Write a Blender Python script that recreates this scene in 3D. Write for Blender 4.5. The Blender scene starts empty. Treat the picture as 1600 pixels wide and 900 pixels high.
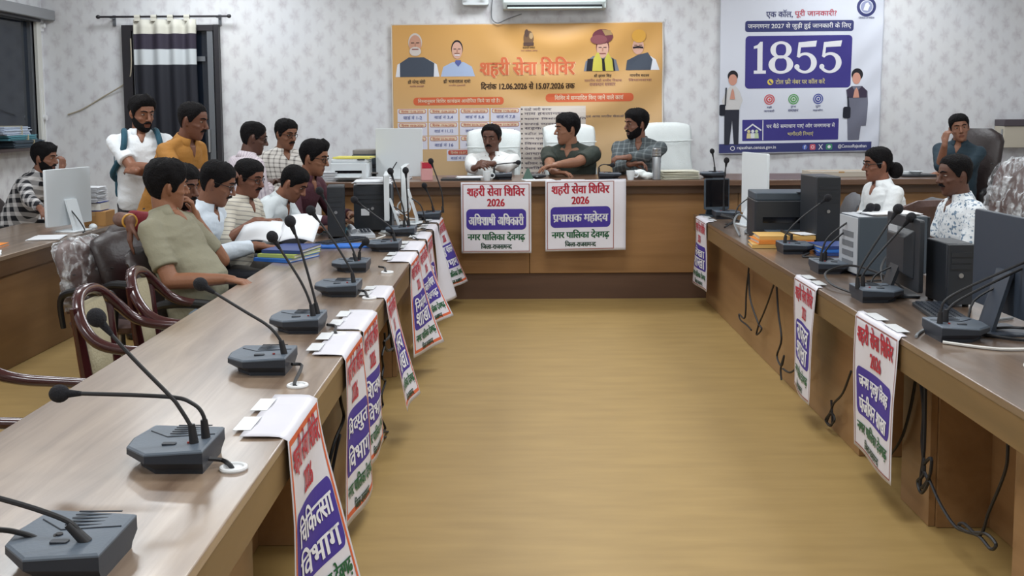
import bpy, bmesh, math, random
import numpy as np
from mathutils import Vector, Matrix, noise
V = Vector
rnd = random.Random(7)
SC = bpy.context.scene
COL = SC.collection
# ------------------------------------------------------------------ camera
FPX, PX, PY, EYE = 1650.0, 800.0, 325.0, 1.65
_p = math.atan(153 / FPX); _y = math.atan(10 / FPX); _r = math.radians(0.35)
_fw = V((-math.sin(_y) * math.cos(_p), math.cos(_y) * math.cos(_p), -math.sin(_p)))
_rt = V((math.cos(_y), math.sin(_y), 0)); _up = _rt.cross(_fw)
CR = math.cos(_r) * _rt - math.sin(_r) * _up
CU = math.cos(_r) * _up + math.sin(_r) * _rt
CF = _fw
CE = V((0, 0, EYE))
cam_data = bpy.data.cameras.new('camera'); cam = bpy.data.objects.new('camera', cam_data); COL.objects.link(cam)
cam.matrix_world = Matrix(((CR.x, CU.x, -CF.x, 0), (CR.y, CU.y, -CF.y, 0), (CR.z, CU.z, -CF.z, EYE), (0, 0, 0, 1)))
cam_data.sensor_width = 36; cam_data.lens = 36 * FPX / 1600
cam_data.shift_y = -(450 - PY) / 1600
cam_data.clip_start = 0.05
SC.camera = cam
# ------------------------------------------------------------------ world, lamps, exposure
wd = bpy.data.worlds.new('world'); SC.world = wd; wd.use_nodes = True
wd.node_tree.nodes['Background'].inputs[0].default_value = (0.75, 0.82, 0.95, 1)
wd.node_tree.nodes['Background'].inputs[1].default_value = 0.05
SC.view_settings.view_transform = 'Standard'; SC.view_settings.look = 'None'
SC.view_settings.gamma = 1; SC.view_settings.use_curve_mapping = False
SC.view_settings.exposure = 0.25
def area(name, loc, sx, sy, power, col=(1, 0.98, 0.95), rot=(0, 0, 0)):
    l = bpy.data.lights.new(name, 'AREA'); l.shape = 'RECTANGLE'; l.size = sx; l.size_y = sy
    l.energy = power; l.color = col
    o = bpy.data.objects.new(name, l); o.location = loc; o.rotation_euler = rot; COL.objects.link(o)
    return o
for ly, pw in ((1.0, 1.0), (4.0, 1.0), (7.0, 1.0), (10.05, 0.8)):     # rows of ceiling lamps above the hall
    for lx, q in ((-3.1, 40), (0.35, 48), (3.6, 36)):
        area('ceiling_lamp', (lx, ly, 3.36), 1.2, 0.6, q * pw, (0.91, 0.965, 1.0))
# ------------------------------------------------------------------ helpers
def at(px, py, y):
    """point on the vertical plane at depth y that the photo shows at this pixel"""
    d = CF + CR * ((px - PX) / FPX) + CU * ((PY - py) / FPX)
    return CE + d * (y / d.y)
def onz(px, py, z=0.75):
    d = CF + CR * ((px - PX) / FPX) + CU * ((PY - py) / FPX)
    return CE + d * ((z - EYE) / d.z)
def lin(c):
    return tuple(((v / 255) / 12.92 if v / 255 <= 0.04045 else ((v / 255 + 0.055) / 1.055) ** 2.4) for v in c)
MATS = {}
def mat(name, rgb, rough=0.55, metal=0.0, bump=None, var=None, spec=0.5, coat=0.0, alpha=1.0, trans=0.0, emit=0.0):
    """plain procedural material; bump=(scale,strength), var=(scale,amount) mottles the colour"""
    if name in MATS: return MATS[name]
    m = bpy.data.materials.new(name); m.use_nodes = True
    nt = m.node_tree; b = nt.nodes['Principled BSDF']
    c = lin(rgb) + (1,)
    b.inputs['Base Color'].default_value = c
    b.inputs['Roughness'].default_value = rough; b.inputs['Metallic'].default_value = metal
    b.inputs['Specular IOR Level'].default_value = spec
    b.inputs['Coat Weight'].default_value = coat; b.inputs['Coat Roughness'].default_value = 0.12
    b.inputs['Alpha'].default_value = alpha; b.inputs['Transmission Weight'].default_value = trans
    if emit:
        b.inputs['Emission Color'].default_value = c; b.inputs['Emission Strength'].default_value = emit
    tc = nt.nodes.new('ShaderNodeTexCoord')
    if var:
        n = nt.nodes.new('ShaderNodeTexNoise'); n.inputs['Scale'].default_value = var[0]; n.inputs['Detail'].default_value = 4
        nt.links.new(tc.outputs['Object'], n.inputs['Vector'])
        mx = nt.nodes.new('ShaderNodeMix'); mx.data_type = 'RGBA'
        mx.inputs[6].default_value = tuple(min(1, v * (1 - var[1])) for v in c[:3]) + (1,)
        mx.inputs[7].default_value = tuple(min(1, v * (1 + var[1])) for v in c[:3]) + (1,)
        nt.links.new(n.outputs['Fac'], mx.inputs[0]); nt.links.new(mx.outputs[2], b.inputs['Base Color'])
    if bump:
        n2 = nt.nodes.new('ShaderNodeTexNoise'); n2.inputs['Scale'].default_value = bump[0]; n2.inputs['Detail'].default_value = 3
        nt.links.new(tc.outputs['Object'], n2.inputs['Vector'])
        bp = nt.nodes.new('ShaderNodeBump'); bp.inputs['Strength'].default_value = bump[1]; bp.inputs['Distance'].default_value = 0.02
        nt.links.new(n2.outputs['Fac'], bp.inputs['Height']); nt.links.new(bp.outputs['Normal'], b.inputs['Normal'])
    MATS[name] = m
    return m
def wood(name, dark, light, axis='Y', rough=0.3, scale=1.0, coat=0.3, spec=0.5):
    m = bpy.data.materials.new(name); m.use_nodes = True
    nt = m.node_tree; b = nt.nodes['Principled BSDF']
    tc = nt.nodes.new('ShaderNodeTexCoord'); mp = nt.nodes.new('ShaderNodeMapping')
    st = {'X': (0.55, 7, 7), 'Y': (7, 0.55, 7), 'Z': (7, 7, 0.55)}[axis]
    mp.inputs['Scale'].default_value = tuple(s * scale for s in st)
    nt.links.new(tc.outputs['Object'], mp.inputs['Vector'])
    n = nt.nodes.new('ShaderNodeTexNoise'); n.inputs['Scale'].default_value = 1.6; n.inputs['Detail'].default_value = 7
    n.inputs['Roughness'].default_value = 0.62; n.inputs['Distortion'].default_value = 0.7
    nt.links.new(mp.outputs['Vector'], n.inputs['Vector'])
    cr = nt.nodes.new('ShaderNodeValToRGB')
    cr.color_ramp.elements[0].position = 0.32; cr.color_ramp.elements[0].color = lin(dark) + (1,)
    cr.color_ramp.elements[1].position = 0.72; cr.color_ramp.elements[1].color = lin(light) + (1,)
    nt.links.new(n.outputs['Fac'], cr.inputs['Fac']); nt.links.new(cr.outputs['Color'], b.inputs['Base Color'])
    b.inputs['Roughness'].default_value = rough; b.inputs['Coat Weight'].default_value = coat
    b.inputs['Coat Roughness'].default_value = 0.22; b.inputs['Specular IOR Level'].default_value = spec
    MATS[name] = m
    return m
class MB:
    """collects shapes; obj() turns it into one mesh"""
    def __init__(s): s.v = []; s.f = []; s.m = []
    def add(s, vs, fs, mi=0):
        o = len(s.v); s.v += [V(p) for p in vs]; s.f += [tuple(i + o for i in f) for f in fs]; s.m += [mi] * len(fs); return s
    def box(s, c, d, rot=None, mi=0):
        c = V(c); h = V(d) / 2; R = rot if rot is not None else Matrix.Identity(3)
        vs = [c + R @ V((x * h.x, y * h.y, z * h.z)) for x in (-1, 1) for y in (-1, 1) for z in (-1, 1)]
        return s.add(vs, [(0, 1, 3, 2), (4, 6, 7, 5), (0, 4, 5, 1), (2, 3, 7, 6), (0, 2, 6, 4), (1, 5, 7, 3)], mi)
    def rbox(s, c, d, r=0.01, n=3, rot=None, mi=0):
        """box whose vertical edges are rounded"""
        hx, hy = d[0] / 2, d[1] / 2; r = min(r, hx, hy); pts = []
        for cx, cy, a0 in ((hx - r, hy - r, 0), (-hx + r, hy - r, 90), (-hx + r, -hy + r, 180), (hx - r, -hy + r, 270)):
            for k in range(n + 1):
                a = math.radians(a0 + 90 * k / n); pts.append((cx + r * math.cos(a), cy + r * math.sin(a)))
        return s.prism(pts, -d[2] / 2, d[2] / 2, rot, c, mi)
    def prism(s, poly, z0, z1, rot=None, loc=(0, 0, 0), mi=0):
        R = rot if rot is not None else Matrix.Identity(3); L = V(loc); n = len(poly)
        vs = [L + R @ V((x, y, z0)) for x, y in poly] + [L + R @ V((x, y, z1)) for x, y in poly]
        fs = [tuple(range(n))[::-1], tuple(range(n, 2 * n))] + [(i, (i + 1) % n, n + (i + 1) % n, n + i) for i in range(n)]
        return s.add(vs, fs, mi)
    def loft(s, rings, cap=True, mi=0):
        """rings: lists of points, same count"""
        n = len(rings[0]); vs = [p for r in rings for p in r]; fs = []
        for k in range(len(rings) - 1):
            for i in range(n):
                j = (i + 1) % n
                fs.append((k * n + i, k * n + j, (k + 1) * n + j, (k + 1) * n + i))
        if cap:
            fs.append(tuple(range(n))[::-1]); fs.append(tuple((len(rings) - 1) * n + i for i in range(n)))
        return s.add(vs, fs, mi)
    def cone(s, p0, p1, r0, r1, n=12, mi=0, cap=True):
        p0 = V(p0); p1 = V(p1); d = (p1 - p0).normalized()
        a = d.orthogonal().normalized(); b = d.cross(a)
        ring = lambda p, r: [p + (a * math.cos(2 * math.pi * i / n) + b * math.sin(2 * math.pi * i / n)) * r for i in range(n)]
        return s.loft([ring(p0, r0), ring(p1, r1)], cap, mi)
    def ell(s, c, rad, rot=None, n=14, m=9, mi=0):
        R = rot if rot is not None else Matrix.Identity(3); c = V(c); rings = []
        for k in range(1, m):
            t = math.pi * k / m
            rings.append([c + R @ V((rad[0] * math.sin(t) * math.cos(2 * math.pi * i / n), rad[1] * math.sin(t) * math.sin(2 * math.pi * i / n), -rad[2] * math.cos(t))) for i in range(n)])
        o = len(s.v); s.loft(rings, False, mi)
        b = len(s.v); s.v += [c + R @ V((0, 0, -rad[2])), c + R @ V((0, 0, rad[2]))]
        for i in range(n):
            s.f.append((o + (i + 1) % n, o + i, b)); s.m.append(mi)
            q = o + (m - 2) * n; s.f.append((q + i, q + (i + 1) % n, b + 1)); s.m.append(mi)
        return s
    def caps(s, p0, p1, r0, r1, n=12, mi=0):
        s.cone(p0, p1, r0, r1, n, mi); s.ell(p0, (r0,) * 3, n=n, m=7, mi=mi); s.ell(p1, (r1,) * 3, n=n, m=7, mi=mi); return s
    def tube(s, pts, r, n=8, mi=0, smooth=4, flat=None):
        """swept round bar through the points; r may be a list"""
        pts = [V(p) for p in pts]
        if smooth and len(pts) > 2:
            rs = r if isinstance(r, (list, tuple)) else [r] * len(pts); q = []; qr = []
            for i in range(len(pts) - 1):
                a = pts[max(0, i - 1)]; b = pts[i]; c = pts[i + 1]; d = pts[min(len(pts) - 1, i + 2)]
                for k in range(smooth):
                    t = k / smooth
                    q.append(0.5 * ((2 * b) + (c - a) * t + (2 * a - 5 * b + 4 * c - d) * t * t + (3 * b - a - 3 * c + d) * t ** 3))
                    qr.append(rs[i] * (1 - t) + rs[i + 1] * t)
            q.append(pts[-1]); qr.append(rs[-1]); pts = q; r = qr
        if not isinstance(r, (list, tuple)): r = [r] * len(pts)
        rings = []; a = None
        for i, p in enumerate(pts):
            d = (pts[min(i + 1, len(pts) - 1)] - pts[max(i - 1, 0)])
            d = d.normalized() if d.length > 1e-9 else V((0, 0, 1))
            a = d.orthogonal().normalized() if a is None else (a - d * a.dot(d)).normalized()
            b = d.cross(a)
            rings.append([p + (a * math.cos(2 * math.pi * k / n) + b * math.sin(2 * math.pi * k / n)) * r[i] for k in range(n)])
        return s.loft(rings, True, mi)
    def torus(s, c, R, r, axis=(0, 0, 1), n=24, k=8, mi=0):
        ax = V(axis).normalized(); a = ax.orthogonal().normalized(); b = ax.cross(a); c = V(c); o = len(s.v)
        for i in range(n):
            t = 2 * math.pi * i / n; d = a * math.cos(t) + b * math.sin(t)
            for j in range(k):
                u = 2 * math.pi * j / k; s.v.append(c + d * (R + r * math.cos(u)) + ax * r * math.sin(u))
        for i in range(n):
            for j in range(k):
                s.f.append((o + i * k + j, o + ((i + 1) % n) * k + j, o + ((i + 1) % n) * k + (j + 1) % k, o + i * k + (j + 1) % k)); s.m.append(mi)
        return s
    def xf(s, M):
        s.v = [M @ p for p in s.v]; return s
    def mesh(s, name):
        me = bpy.data.meshes.new(name); me.from_pydata([tuple(p) for p in s.v], [], s.f)
        if any(s.m): me.polygons.foreach_set('material_index', s.m)
        me.update(); return me
def fix(me, ang=35):
    bm = bmesh.new(); bm.from_mesh(me); bmesh.ops.recalc_face_normals(bm, faces=bm.faces); bm.to_mesh(me); bm.free()
    me.polygons.foreach_set('use_smooth', [True] * len(me.polygons))
    me.set_sharp_from_angle(angle=math.radians(ang)); return me
def obj(name, mb, m, parent=None, bevel=0, ang=35, loc=None, label=None):
    me = fix(mb.mesh(name), ang) if isinstance(mb, MB) else mb
    o = bpy.data.objects.new(name, me); COL.objects.link(o)
    for mm in (m if isinstance(m, (list, tuple)) else [m]): me.materials.append(mm)
    if parent is not None: o.parent = parent
    if loc is not None: o.location = loc
    if bevel:
        b = o.modifiers.new('bevel', 'BEVEL'); b.width = bevel; b.segments = 2; b.limit_method = 'ANGLE'; b.angle_limit = math.radians(40)
    if label: o['label'] = label
    return o
def tag(o, label, cat, group=None):
    o['label'] = label; o['category'] = cat
    if group: o['group'] = group
    return o
def thing(name, label, cat, loc=(0, 0, 0), rz=0, group=None):
    o = bpy.data.objects.new(name, None); COL.objects.link(o); o.location = loc; o.rotation_euler = (0, 0, math.radians(rz))
    o.empty_display_size = 0.1
    return tag(o, label, cat, group)
def struct(name, mb, m, parent=None, bevel=0):
    o = obj(name, mb, m, parent, bevel)
    if parent is None: o['kind'] = 'structure'
    return o
def dup(root, loc, rz=0, label=None, group=None):
    r = root.copy(); COL.objects.link(r); r.location = loc; r.rotation_euler = (0, 0, math.radians(rz))
    if label: r['label'] = label
    if group: r['group'] = group
    for ch in list(root.children):
        c = ch.copy(); COL.objects.link(c); c.parent = r
        for g in list(ch.children):
            d = g.copy(); COL.objects.link(d); d.parent = c
    return r
def remesh(mb, voxel, it=4, amp=0.0, freq=9.0, seed=0.0, flat=None):
    """one closed skin over overlapping shapes, softened; amp adds cloth-like folds"""
    me = mb.mesh('tmp'); bm = bmesh.new(); bm.from_mesh(me); bmesh.ops.recalc_face_normals(bm, faces=bm.faces); bm.to_mesh(me); bm.free()
    o = bpy.data.objects.new('tmp', me); COL.objects.link(o)
    r = o.modifiers.new('r', 'REMESH'); r.mode = 'VOXEL'; r.voxel_size = voxel
    if it:
        k = o.modifiers.new('s', 'SMOOTH'); k.factor = 0.5; k.iterations = it
    dg = bpy.context.evaluated_depsgraph_get(); dg.update()
    out = bpy.data.meshes.new_from_object(o.evaluated_get(dg))
    bpy.data.objects.remove(o); bpy.data.meshes.remove(me)
    out.materials.clear()
    if amp:
        n = len(out.vertices); nr = [v.normal.copy() for v in out.vertices]
        for v, q in zip(out.vertices, nr):
            p = v.co
            h = noise.noise(V((p.x * freq + seed, p.y * freq, p.z * freq * 0.8))) + 0.6 * (1 - abs(noise.noise(V((p.x * freq * 0.8, p.y * freq * 0.8 + seed, p.z * freq * 1.9)))) * 3)
            v.co = p + q * amp * h
    out.polygons.foreach_set('use_smooth', [True] * len(out.polygons)); out.update()
    return out
# ------------------------------------------------------------------ room shell
XL, XR, YB, YF, ZC = -4.95, 5.6, 11.1, -1.6, 3.4
def wallpaper(name, ax):
    """white paper with staggered faded mauve flower sprays and a soft drift between cool and warm white"""
    m = bpy.data.materials.new(name); m.use_nodes = True; nt = m.node_tree; b = nt.nodes['Principled BSDF']
    N = nt.nodes.new; L = nt.links.new
    def math_(op, a, c=None, d=None):
        n = N('ShaderNodeMath'); n.operation = op
        for i, q in enumerate((a, c, d)):
            if q is None: continue
            if isinstance(q, (int, float)): n.inputs[i].default_value = q
            else: L(q, n.inputs[i])
        return n.outputs[0]
    tc = N('ShaderNodeTexCoord'); nz = N('ShaderNodeTexNoise'); nz.inputs['Scale'].default_value = 14; nz.inputs['Detail'].default_value = 3
    L(tc.outputs['Object'], nz.inputs['Vector'])
    sp = N('ShaderNodeSeparateXYZ'); L(tc.outputs['Object'], sp.inputs[0]); sn = N('ShaderNodeSeparateColor'); L(nz.outputs['Color'], sn.inputs[0])
    u = math_('ADD', sp.outputs[ax], math_('MULTIPLY', math_('SUBTRACT', sn.outputs[0], 0.5), 0.09))
    v = math_('ADD', sp.outputs[2], math_('MULTIPLY', math_('SUBTRACT', sn.outputs[1], 0.5), 0.09))
    cu = math_('DIVIDE', u, 0.125); row = math_('DIVIDE', v, 0.24)
    fl = math_('FLOOR', cu); odd = math_('MULTIPLY', math_('MODULO', math_('ABSOLUTE', fl), 2.0), 0.5)
    a = math_('SUBTRACT', math_('FRACT', cu), 0.5); c = math_('SUBTRACT', math_('FRACT', math_('ADD', row, odd)), 0.5)
    d = math_('SQRT', math_('ADD', math_('MULTIPLY', math_('MULTIPLY', a, a), 0.62), math_('MULTIPLY', c, c)))
    pet = math_('MULTIPLY', math_('SINE', math_('MULTIPLY', math_('ARCTAN2', a, c), 5.0)), 0.06)
    fac = N('ShaderNodeMapRange'); fac.inputs[1].default_value = 0.38; fac.inputs[2].default_value = 0.06
    L(math_('ADD', d, pet), fac.inputs[0])
    n2 = N('ShaderNodeTexNoise'); n2.inputs['Scale'].default_value = 26; n2.inputs['Detail'].default_value = 4; L(tc.outputs['Object'], n2.inputs['Vector'])
    f2 = math_('MULTIPLY', fac.outputs[0], math_('MULTIPLY', n2.outputs['Fac'], 0.62))
    st = N('ShaderNodeTexNoise'); st.inputs['Scale'].default_value = 1.1; st.inputs['Detail'].default_value = 2; L(tc.outputs['Object'], st.inputs['Vector'])
    mx0 = N('ShaderNodeMix'); mx0.data_type = 'RGBA'; mx0.inputs[6].default_value = lin((220, 224, 232)) + (1,); mx0.inputs[7].default_value = lin((224, 223, 222)) + (1,)
    L(st.outputs['Fac'], mx0.inputs[0])
    mx = N('ShaderNodeMix'); mx.data_type = 'RGBA'; mx.inputs[7].default_value = lin((160, 148, 158)) + (1,)
    L(f2, mx.inputs[0]); L(mx0.outputs[2], mx.inputs[6]); L(mx.outputs[2], b.inputs['Base Color'])
    b.inputs['Roughness'].default_value = 0.6
    return m
paper_x = wallpaper('wallpaper_back', 0); paper_y = wallpaper('wallpaper_side', 1)
plain_white = mat('plain_white', (226, 225, 222), 0.7)
fm = bpy.data.materials.new('tan_floor'); fm.use_nodes = True
nt = fm.node_tree; b = nt.nodes['Principled BSDF']
tc = nt.nodes.new('ShaderNodeTexCoord'); mp = nt.nodes.new('ShaderNodeMapping'); mp.inputs['Scale'].default_value = (1.2, 6, 1)
nt.links.new(tc.outputs['Object'], mp.inputs['Vector'])
n = nt.nodes.new('ShaderNodeTexNoise'); n.inputs['Scale'].default_value = 2.0; n.inputs['Detail'].default_value = 6
nt.links.new(mp.outputs['Vector'], n.inputs['Vector'])
cr = nt.nodes.new('ShaderNodeValToRGB')
cr.color_ramp.elements[0].position = 0.3; cr.color_ramp.elements[0].color = lin((149, 122, 74)) + (1,)
cr.color_ramp.elements[1].position = 0.7; cr.color_ramp.elements[1].color = lin((161, 133, 82)) + (1,)
nt.links.new(n.outputs['Fac'], cr.inputs['Fac']); nt.links.new(cr.outputs['Color'], b.inputs['Base Color'])
b.inputs['Roughness'].default_value = 0.5; b.inputs['Specular IOR Level'].default_value = 0.35
struct('floor', MB().box(((XL + XR) / 2, (YB + YF) / 2, -0.05), (XR - XL + 0.8, YB - YF + 0.4, 0.1)), fm)
struct('ceiling', MB().box(((XL + XR) / 2, (YB + YF) / 2, ZC + 0.05), (XR - XL + 0.8, YB - YF + 0.4, 0.1)), plain_white)
struct('wall_back', MB().box(((XL + XR) / 2, YB + 0.1, ZC / 2), (XR - XL + 0.8, 0.2, ZC)), paper_x)
struct('wall_right', MB().box((XR + 0.1, (YB + YF) / 2, ZC / 2), (0.2, YB - YF, ZC)), paper_y)
struct('wall_front', MB().box(((XL + XR) / 2, YF - 0.1, ZC / 2), (XR - XL + 0.8, 0.2, ZC)), plain_white)
WY0, WY1, WZ0, WZ1 = 8.9, 10.9, 1.29, 2.62          # opening of the side window
wl = MB()
wl.box((XL - 0.15, (YF + WY0) / 2, ZC / 2), (0.3, WY0 - YF, ZC)).box((XL - 0.15, (WY1 + YB) / 2, ZC / 2), (0.3, YB - WY1, ZC))
wl.box((XL - 0.15, (WY0 + WY1) / 2, WZ0 / 2), (0.3, WY1 - WY0, WZ0)).box((XL - 0.15, (WY0 + WY1) / 2, (WZ1 + ZC) / 2), (0.3, WY1 - WY0, ZC - WZ1))
struct('wall_left', wl, paper_y)
alu = mat('grey_aluminium', (120, 124, 130), 0.4, 0.6)
dark_frame = mat('dark_frame', (38, 36, 42), 0.45)
night = mat('night_glass', (22, 32, 46), 0.08, spec=0.6)
w = obj('window_1', MB().box((XL - 0.06, (WY0 + WY1) / 2, (WZ0 + WZ1) / 2), (0.02, WY1 - WY0, WZ1 - WZ0)), night); w['kind'] = 'structure'
fr = MB()
for yy in (WY0 + 0.02, 10.05, WY1 - 0.02): fr.box((XL - 0.035, yy, (WZ0 + WZ1) / 2), (0.04, 0.05, WZ1 - WZ0))
for zz in (WZ0 + 0.02, WZ1 - 0.02): fr.box((XL - 0.035, (WY0 + WY1) / 2, zz), (0.038, WY1 - WY0, 0.045))
obj('window_frame', fr, alu, w)
jb = MB().box((XL + 0.005, WY1 + 0.05, (WZ0 + WZ1) / 2), (0.05, 0.1, WZ1 - WZ0 + 0.1))
obj('window_jamb', jb, mat('cream_paint', (214, 214, 208), 0.5), w)
obj('window_sill', MB().box((XL + 0.07, (WY0 + WY1) / 2, WZ0 + 0.008), (0.22, WY1 - WY0 + 0.06, 0.03)), mat('dark_sill', (70, 58, 56), 0.4), w)
t = thing('roller_blind', 'grey roller blind box rolled up above the dark side window', 'blind', (XL, 0, 0))
sh = MB().rbox((0.075, 9.95, 2.655), (0.14, 2.3, 0.105), 0.02)
obj('blind_box', sh, mat('blind_grey', (140, 142, 146), 0.5), t, 0.008)
obj('bottom_bar', MB().box((0.05, 9.9, 2.588), (0.06, 2.0, 0.025)), mat('blind_dark', (70, 72, 78), 0.5), t, 0.004)
obj('blind_bracket', MB().cone((0.03, 11.03, 2.55), (0.06, 11.03, 2.55), 0.028, 0.024).box((0.015, 11.03, 2.55), (0.03, 0.08, 0.12)), mat('white_plastic', (225, 226, 228), 0.4), t)
t = thing('blind_cord', 'white bead cord and pulley hanging at the corner beside the side window', 'cord', (XL, 0, 0))
c1 = MB()
for dy in (0.0, 0.05): c1.tube([(0.03, 10.95 + dy, 1.32), (0.03, 10.95 + dy, 1.9)], 0.006, 6, smooth=0)
c1.tube([(0.03, 10.95, 1.32), (0.05, 10.975, 1.27), (0.03, 11.0, 1.32)], 0.006, 6)
c1.cone((0.0, 10.975, 1.6), (0.06, 10.975, 1.6), 0.03, 0.03)
obj('cord', c1, MATS['white_plastic'], t)
# dark glazed door in the back wall
DX0, DX1, DZ = -4.1, -3.1, 2.55
d1 = obj('door_1', MB().box(((DX0 + DX1) / 2, YB - 0.012, DZ / 2), (DX1 - DX0 - 0.02, 0.02, DZ - 0.02)), mat('door_night_glass', (24, 30, 40), 0.1)); d1['kind'] = 'structure'
fr = MB()
for xx in (DX0 + 0.05, DX1 - 0.02): fr.box((xx, YB - 0.035, DZ / 2), (0.1 if xx < -3.6 else 0.05, 0.07, DZ))
fr.box(((DX0 + DX1) / 2 + .025, YB - 0.034, DZ - 0.031), (DX1 - DX0 - 0.151, 0.066, 0.06))
obj('door_frame', fr, dark_frame, d1)
fr = MB()
for xx in (DX0 + 0.14, DX1 - 0.09): fr.box((xx, YB - 0.03, DZ / 2), (0.06, 0.05, DZ - 0.06))
fr.box(((DX0 + DX1) / 2, YB - 0.03, 2.2), (DX1 - DX0 - 0.29, 0.04, 0.05)).box(((DX0 + DX1) / 2, YB - 0.03, 1.0), (DX1 - DX0 - 0.29, 0.04, 0.07))
obj('door_leaf_frame', fr, alu, d1)
obj('door_handle', MB().box((DX1 - 0.12, YB - 0.07, 1.35), (0.02, 0.03, 0.24)), mat('steel', (170, 172, 175), 0.3, 0.9), d1)
# curtain on its rod
t = thing('curtain_rod', 'dark metal curtain rod with ball ends above the door', 'curtain rod', (-3.64, YB - 0.12, 2.63))
rod = MB().tube([(-0.66, 0, 0), (0.66, 0, 0)], 0.011, 10, smooth=0)
obj('rod', rod, dark_frame, t)
for s in (-1, 1):
    obj('finial', MB().ell((s * 0.675, 0, 0), (0.024, 0.02, 0.02)), dark_frame, t)
    obj('bracket', MB().box((s * 0.55, 0.06, -0.005), (0.015, 0.12, 0.02)).box((s * 0.55, 0.112, -0.03), (0.03, 0.015, 0.11)), alu, t)
def curtain_mat():
    m = bpy.data.materials.new('banded_curtain'); m.use_nodes = True; nt = m.node_tree; b = nt.nodes['Principled BSDF']
    tc = nt.nodes.new('ShaderNodeTexCoord'); sp = nt.nodes.new('ShaderNodeSeparateXYZ'); nt.links.new(tc.outputs['Object'], sp.inputs[0])
    mr = nt.nodes.new('ShaderNodeMapRange'); mr.inputs[1].default_value = -2.6; mr.inputs[2].default_value = 0.1
    nt.links.new(sp.outputs[2], mr.inputs[0])
    cr = nt.nodes.new('ShaderNodeValToRGB'); cr.color_ramp.interpolation = 'CONSTANT'
    z = lambda q: (q + 2.6) / 2.7
    e = cr.color_ramp.elements; e[0].position = 0; e[0].color = lin((30, 32, 42)) + (1,)
    e[1].position = z(-0.5); e[1].color = lin((196, 202, 206)) + (1,)
    for q, c in ((-0.335, (48, 42, 58)), (-0.175, (205, 203, 192))):
        k = e.new(z(q)); k.color = lin(c) + (1,)
    nt.links.new(mr.outputs[0], cr.inputs[0]); nt.links.new(cr.outputs[0], b.inputs['Base Color']); b.inputs['Roughness'].default_value = 0.75
    return m
t = thing('curtain', 'tab top curtain banded cream, black and white hanging across the door', 'curtain', (-3.64, YB - 0.12, 2.63))
nx, nz = 64, 30; vs = []; fs = []
for k in range(nz + 1):
    zz = -0.03 - 2.45 * k / nz
    for i in range(nx + 1):
        x = -0.32 + 0.65 * i / nx
        vs.append((x + 0.006 * math.sin(zz * 3), 0.035 * math.sin(x * 2 * math.pi / 0.165 + 0.3) * (0.8 + 0.2 * math.sin(zz * 2 + x * 4)), zz))
for k in range(nz):
    for i in range(nx): fs.append((k * (nx + 1) + i, k * (nx + 1) + i + 1, (k + 1) * (nx + 1) + i + 1, (k + 1) * (nx + 1) + i))
cl = MB().add(vs, fs); cm = curtain_mat()
o = obj('curtain_cloth', cl, cm, t); s = o.modifiers.new('thick', 'SOLIDIFY'); s.thickness = 0.004
for i in range(4):
    x = -0.27 + 0.17 * i
    lp = MB(); ring = []
    for k in range(13):
        a = math.pi * 2 * k / 12; ring.append((0.016 * math.cos(a), 0.02 * math.sin(a)))
    for k in range(12):
        (y0, z0), (y1, z1) = ring[k], ring[k + 1]
        lp.add([(x - 0.03, y0, z0), (x + 0.03, y0, z0), (x + 0.03, y1, z1), (x - 0.03, y1, z1)], [(0, 1, 2, 3)])
    lp.box((x, 0.0, -0.03), (0.06, 0.03, 0.03))
    obj('curtain_tab', lp, mat('curtain_cream', (205, 203, 192), 0.75), t)
tag(obj('wall_cable', MB().tube([at(204, 60, YB - 0.08), at(205, 105, YB - 0.08), at(198, 128, YB - 0.05), at(160, 152, YB - 0.012), at(128, 171, YB - 0.012), at(106, 179, YB - 0.012)], 0.007, 6), mat('beige_cable', (176, 168, 150), 0.5)), 'thin beige cable drooping across the wallpaper left of the door', 'cable')
# dais, desks
wood_panel = wood('tan_wood_panel', (134, 98, 60), (156, 116, 74), 'X', 0.35, 0.6, 0.2)
wood_side = wood('tan_wood_side', (132, 98, 64), (154, 118, 80), 'Y', 0.38, 0.6, 0.15)
wood_top = wood('brown_wood_top', (112, 91, 75), (170, 148, 127), 'Y', 0.30, 0.8, 1.0)
wood_head = wood('brown_head_top', (92, 66, 50), (120, 90, 70), 'X', 0.3, 0.8, 0.4)
wood_apron = wood('olive_wood_apron', (104, 82, 52), (124, 98, 63), 'Y', 0.4, 0.6, 0.15)
wood_dark = wood('shadowed_plinth', (78, 54, 40), (92, 66, 48), 'X', 0.5, 0.6, 0.05)  # toe-kick shadow is put into this dark brown
struct('dais', MB().box(((-2.3 + XR) / 2, (9.2 + YB) / 2, 0.115), (XR + 2.3, YB - 9.2, 0.23)), wood_dark)
HT, HY = 1.045, 9.0
t = thing('head_desk', 'long brown wooden head desk on the dais across the hall', 'desk', (1.0, 9.1, 0.0))
obj('desk_top', MB().box((0.0, 0.35, HT - 0.025), (5.5, 0.9, 0.05)), wood_head, t, 0.006)
obj('top_rail', MB().box((0.0, 0.02, HT - 0.085), (5.4, 0.06, 0.07)), wood('dark_rail', (84, 60, 42), (104, 76, 54), 'X', 0.4), t)
fp = MB()
for i in range(3): fp.box((-1.81 + 1.81 * i, 0.055, 0.61), (1.806, 0.05, 0.76))
obj('front_panel', fp, wood_panel, t, 0.003)
obj('plinth', MB().box((0.0, 0.075, 0.115), (5.42, 0.05, 0.23)), wood_dark, t)
for xx in (-2.68, -0.9, 0.9, 2.68): obj('side_panel', MB().box((xx, 0.41, 0.61), (0.04, 0.66, 0.76)), wood_panel, t)
wood_top_r = wood('shaded_wood_top', (90, 72, 58), (132, 110, 92), 'Y', 0.30, 0.8, 0.9)  # same wood as the left desk, its weaker light put into the colour
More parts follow.
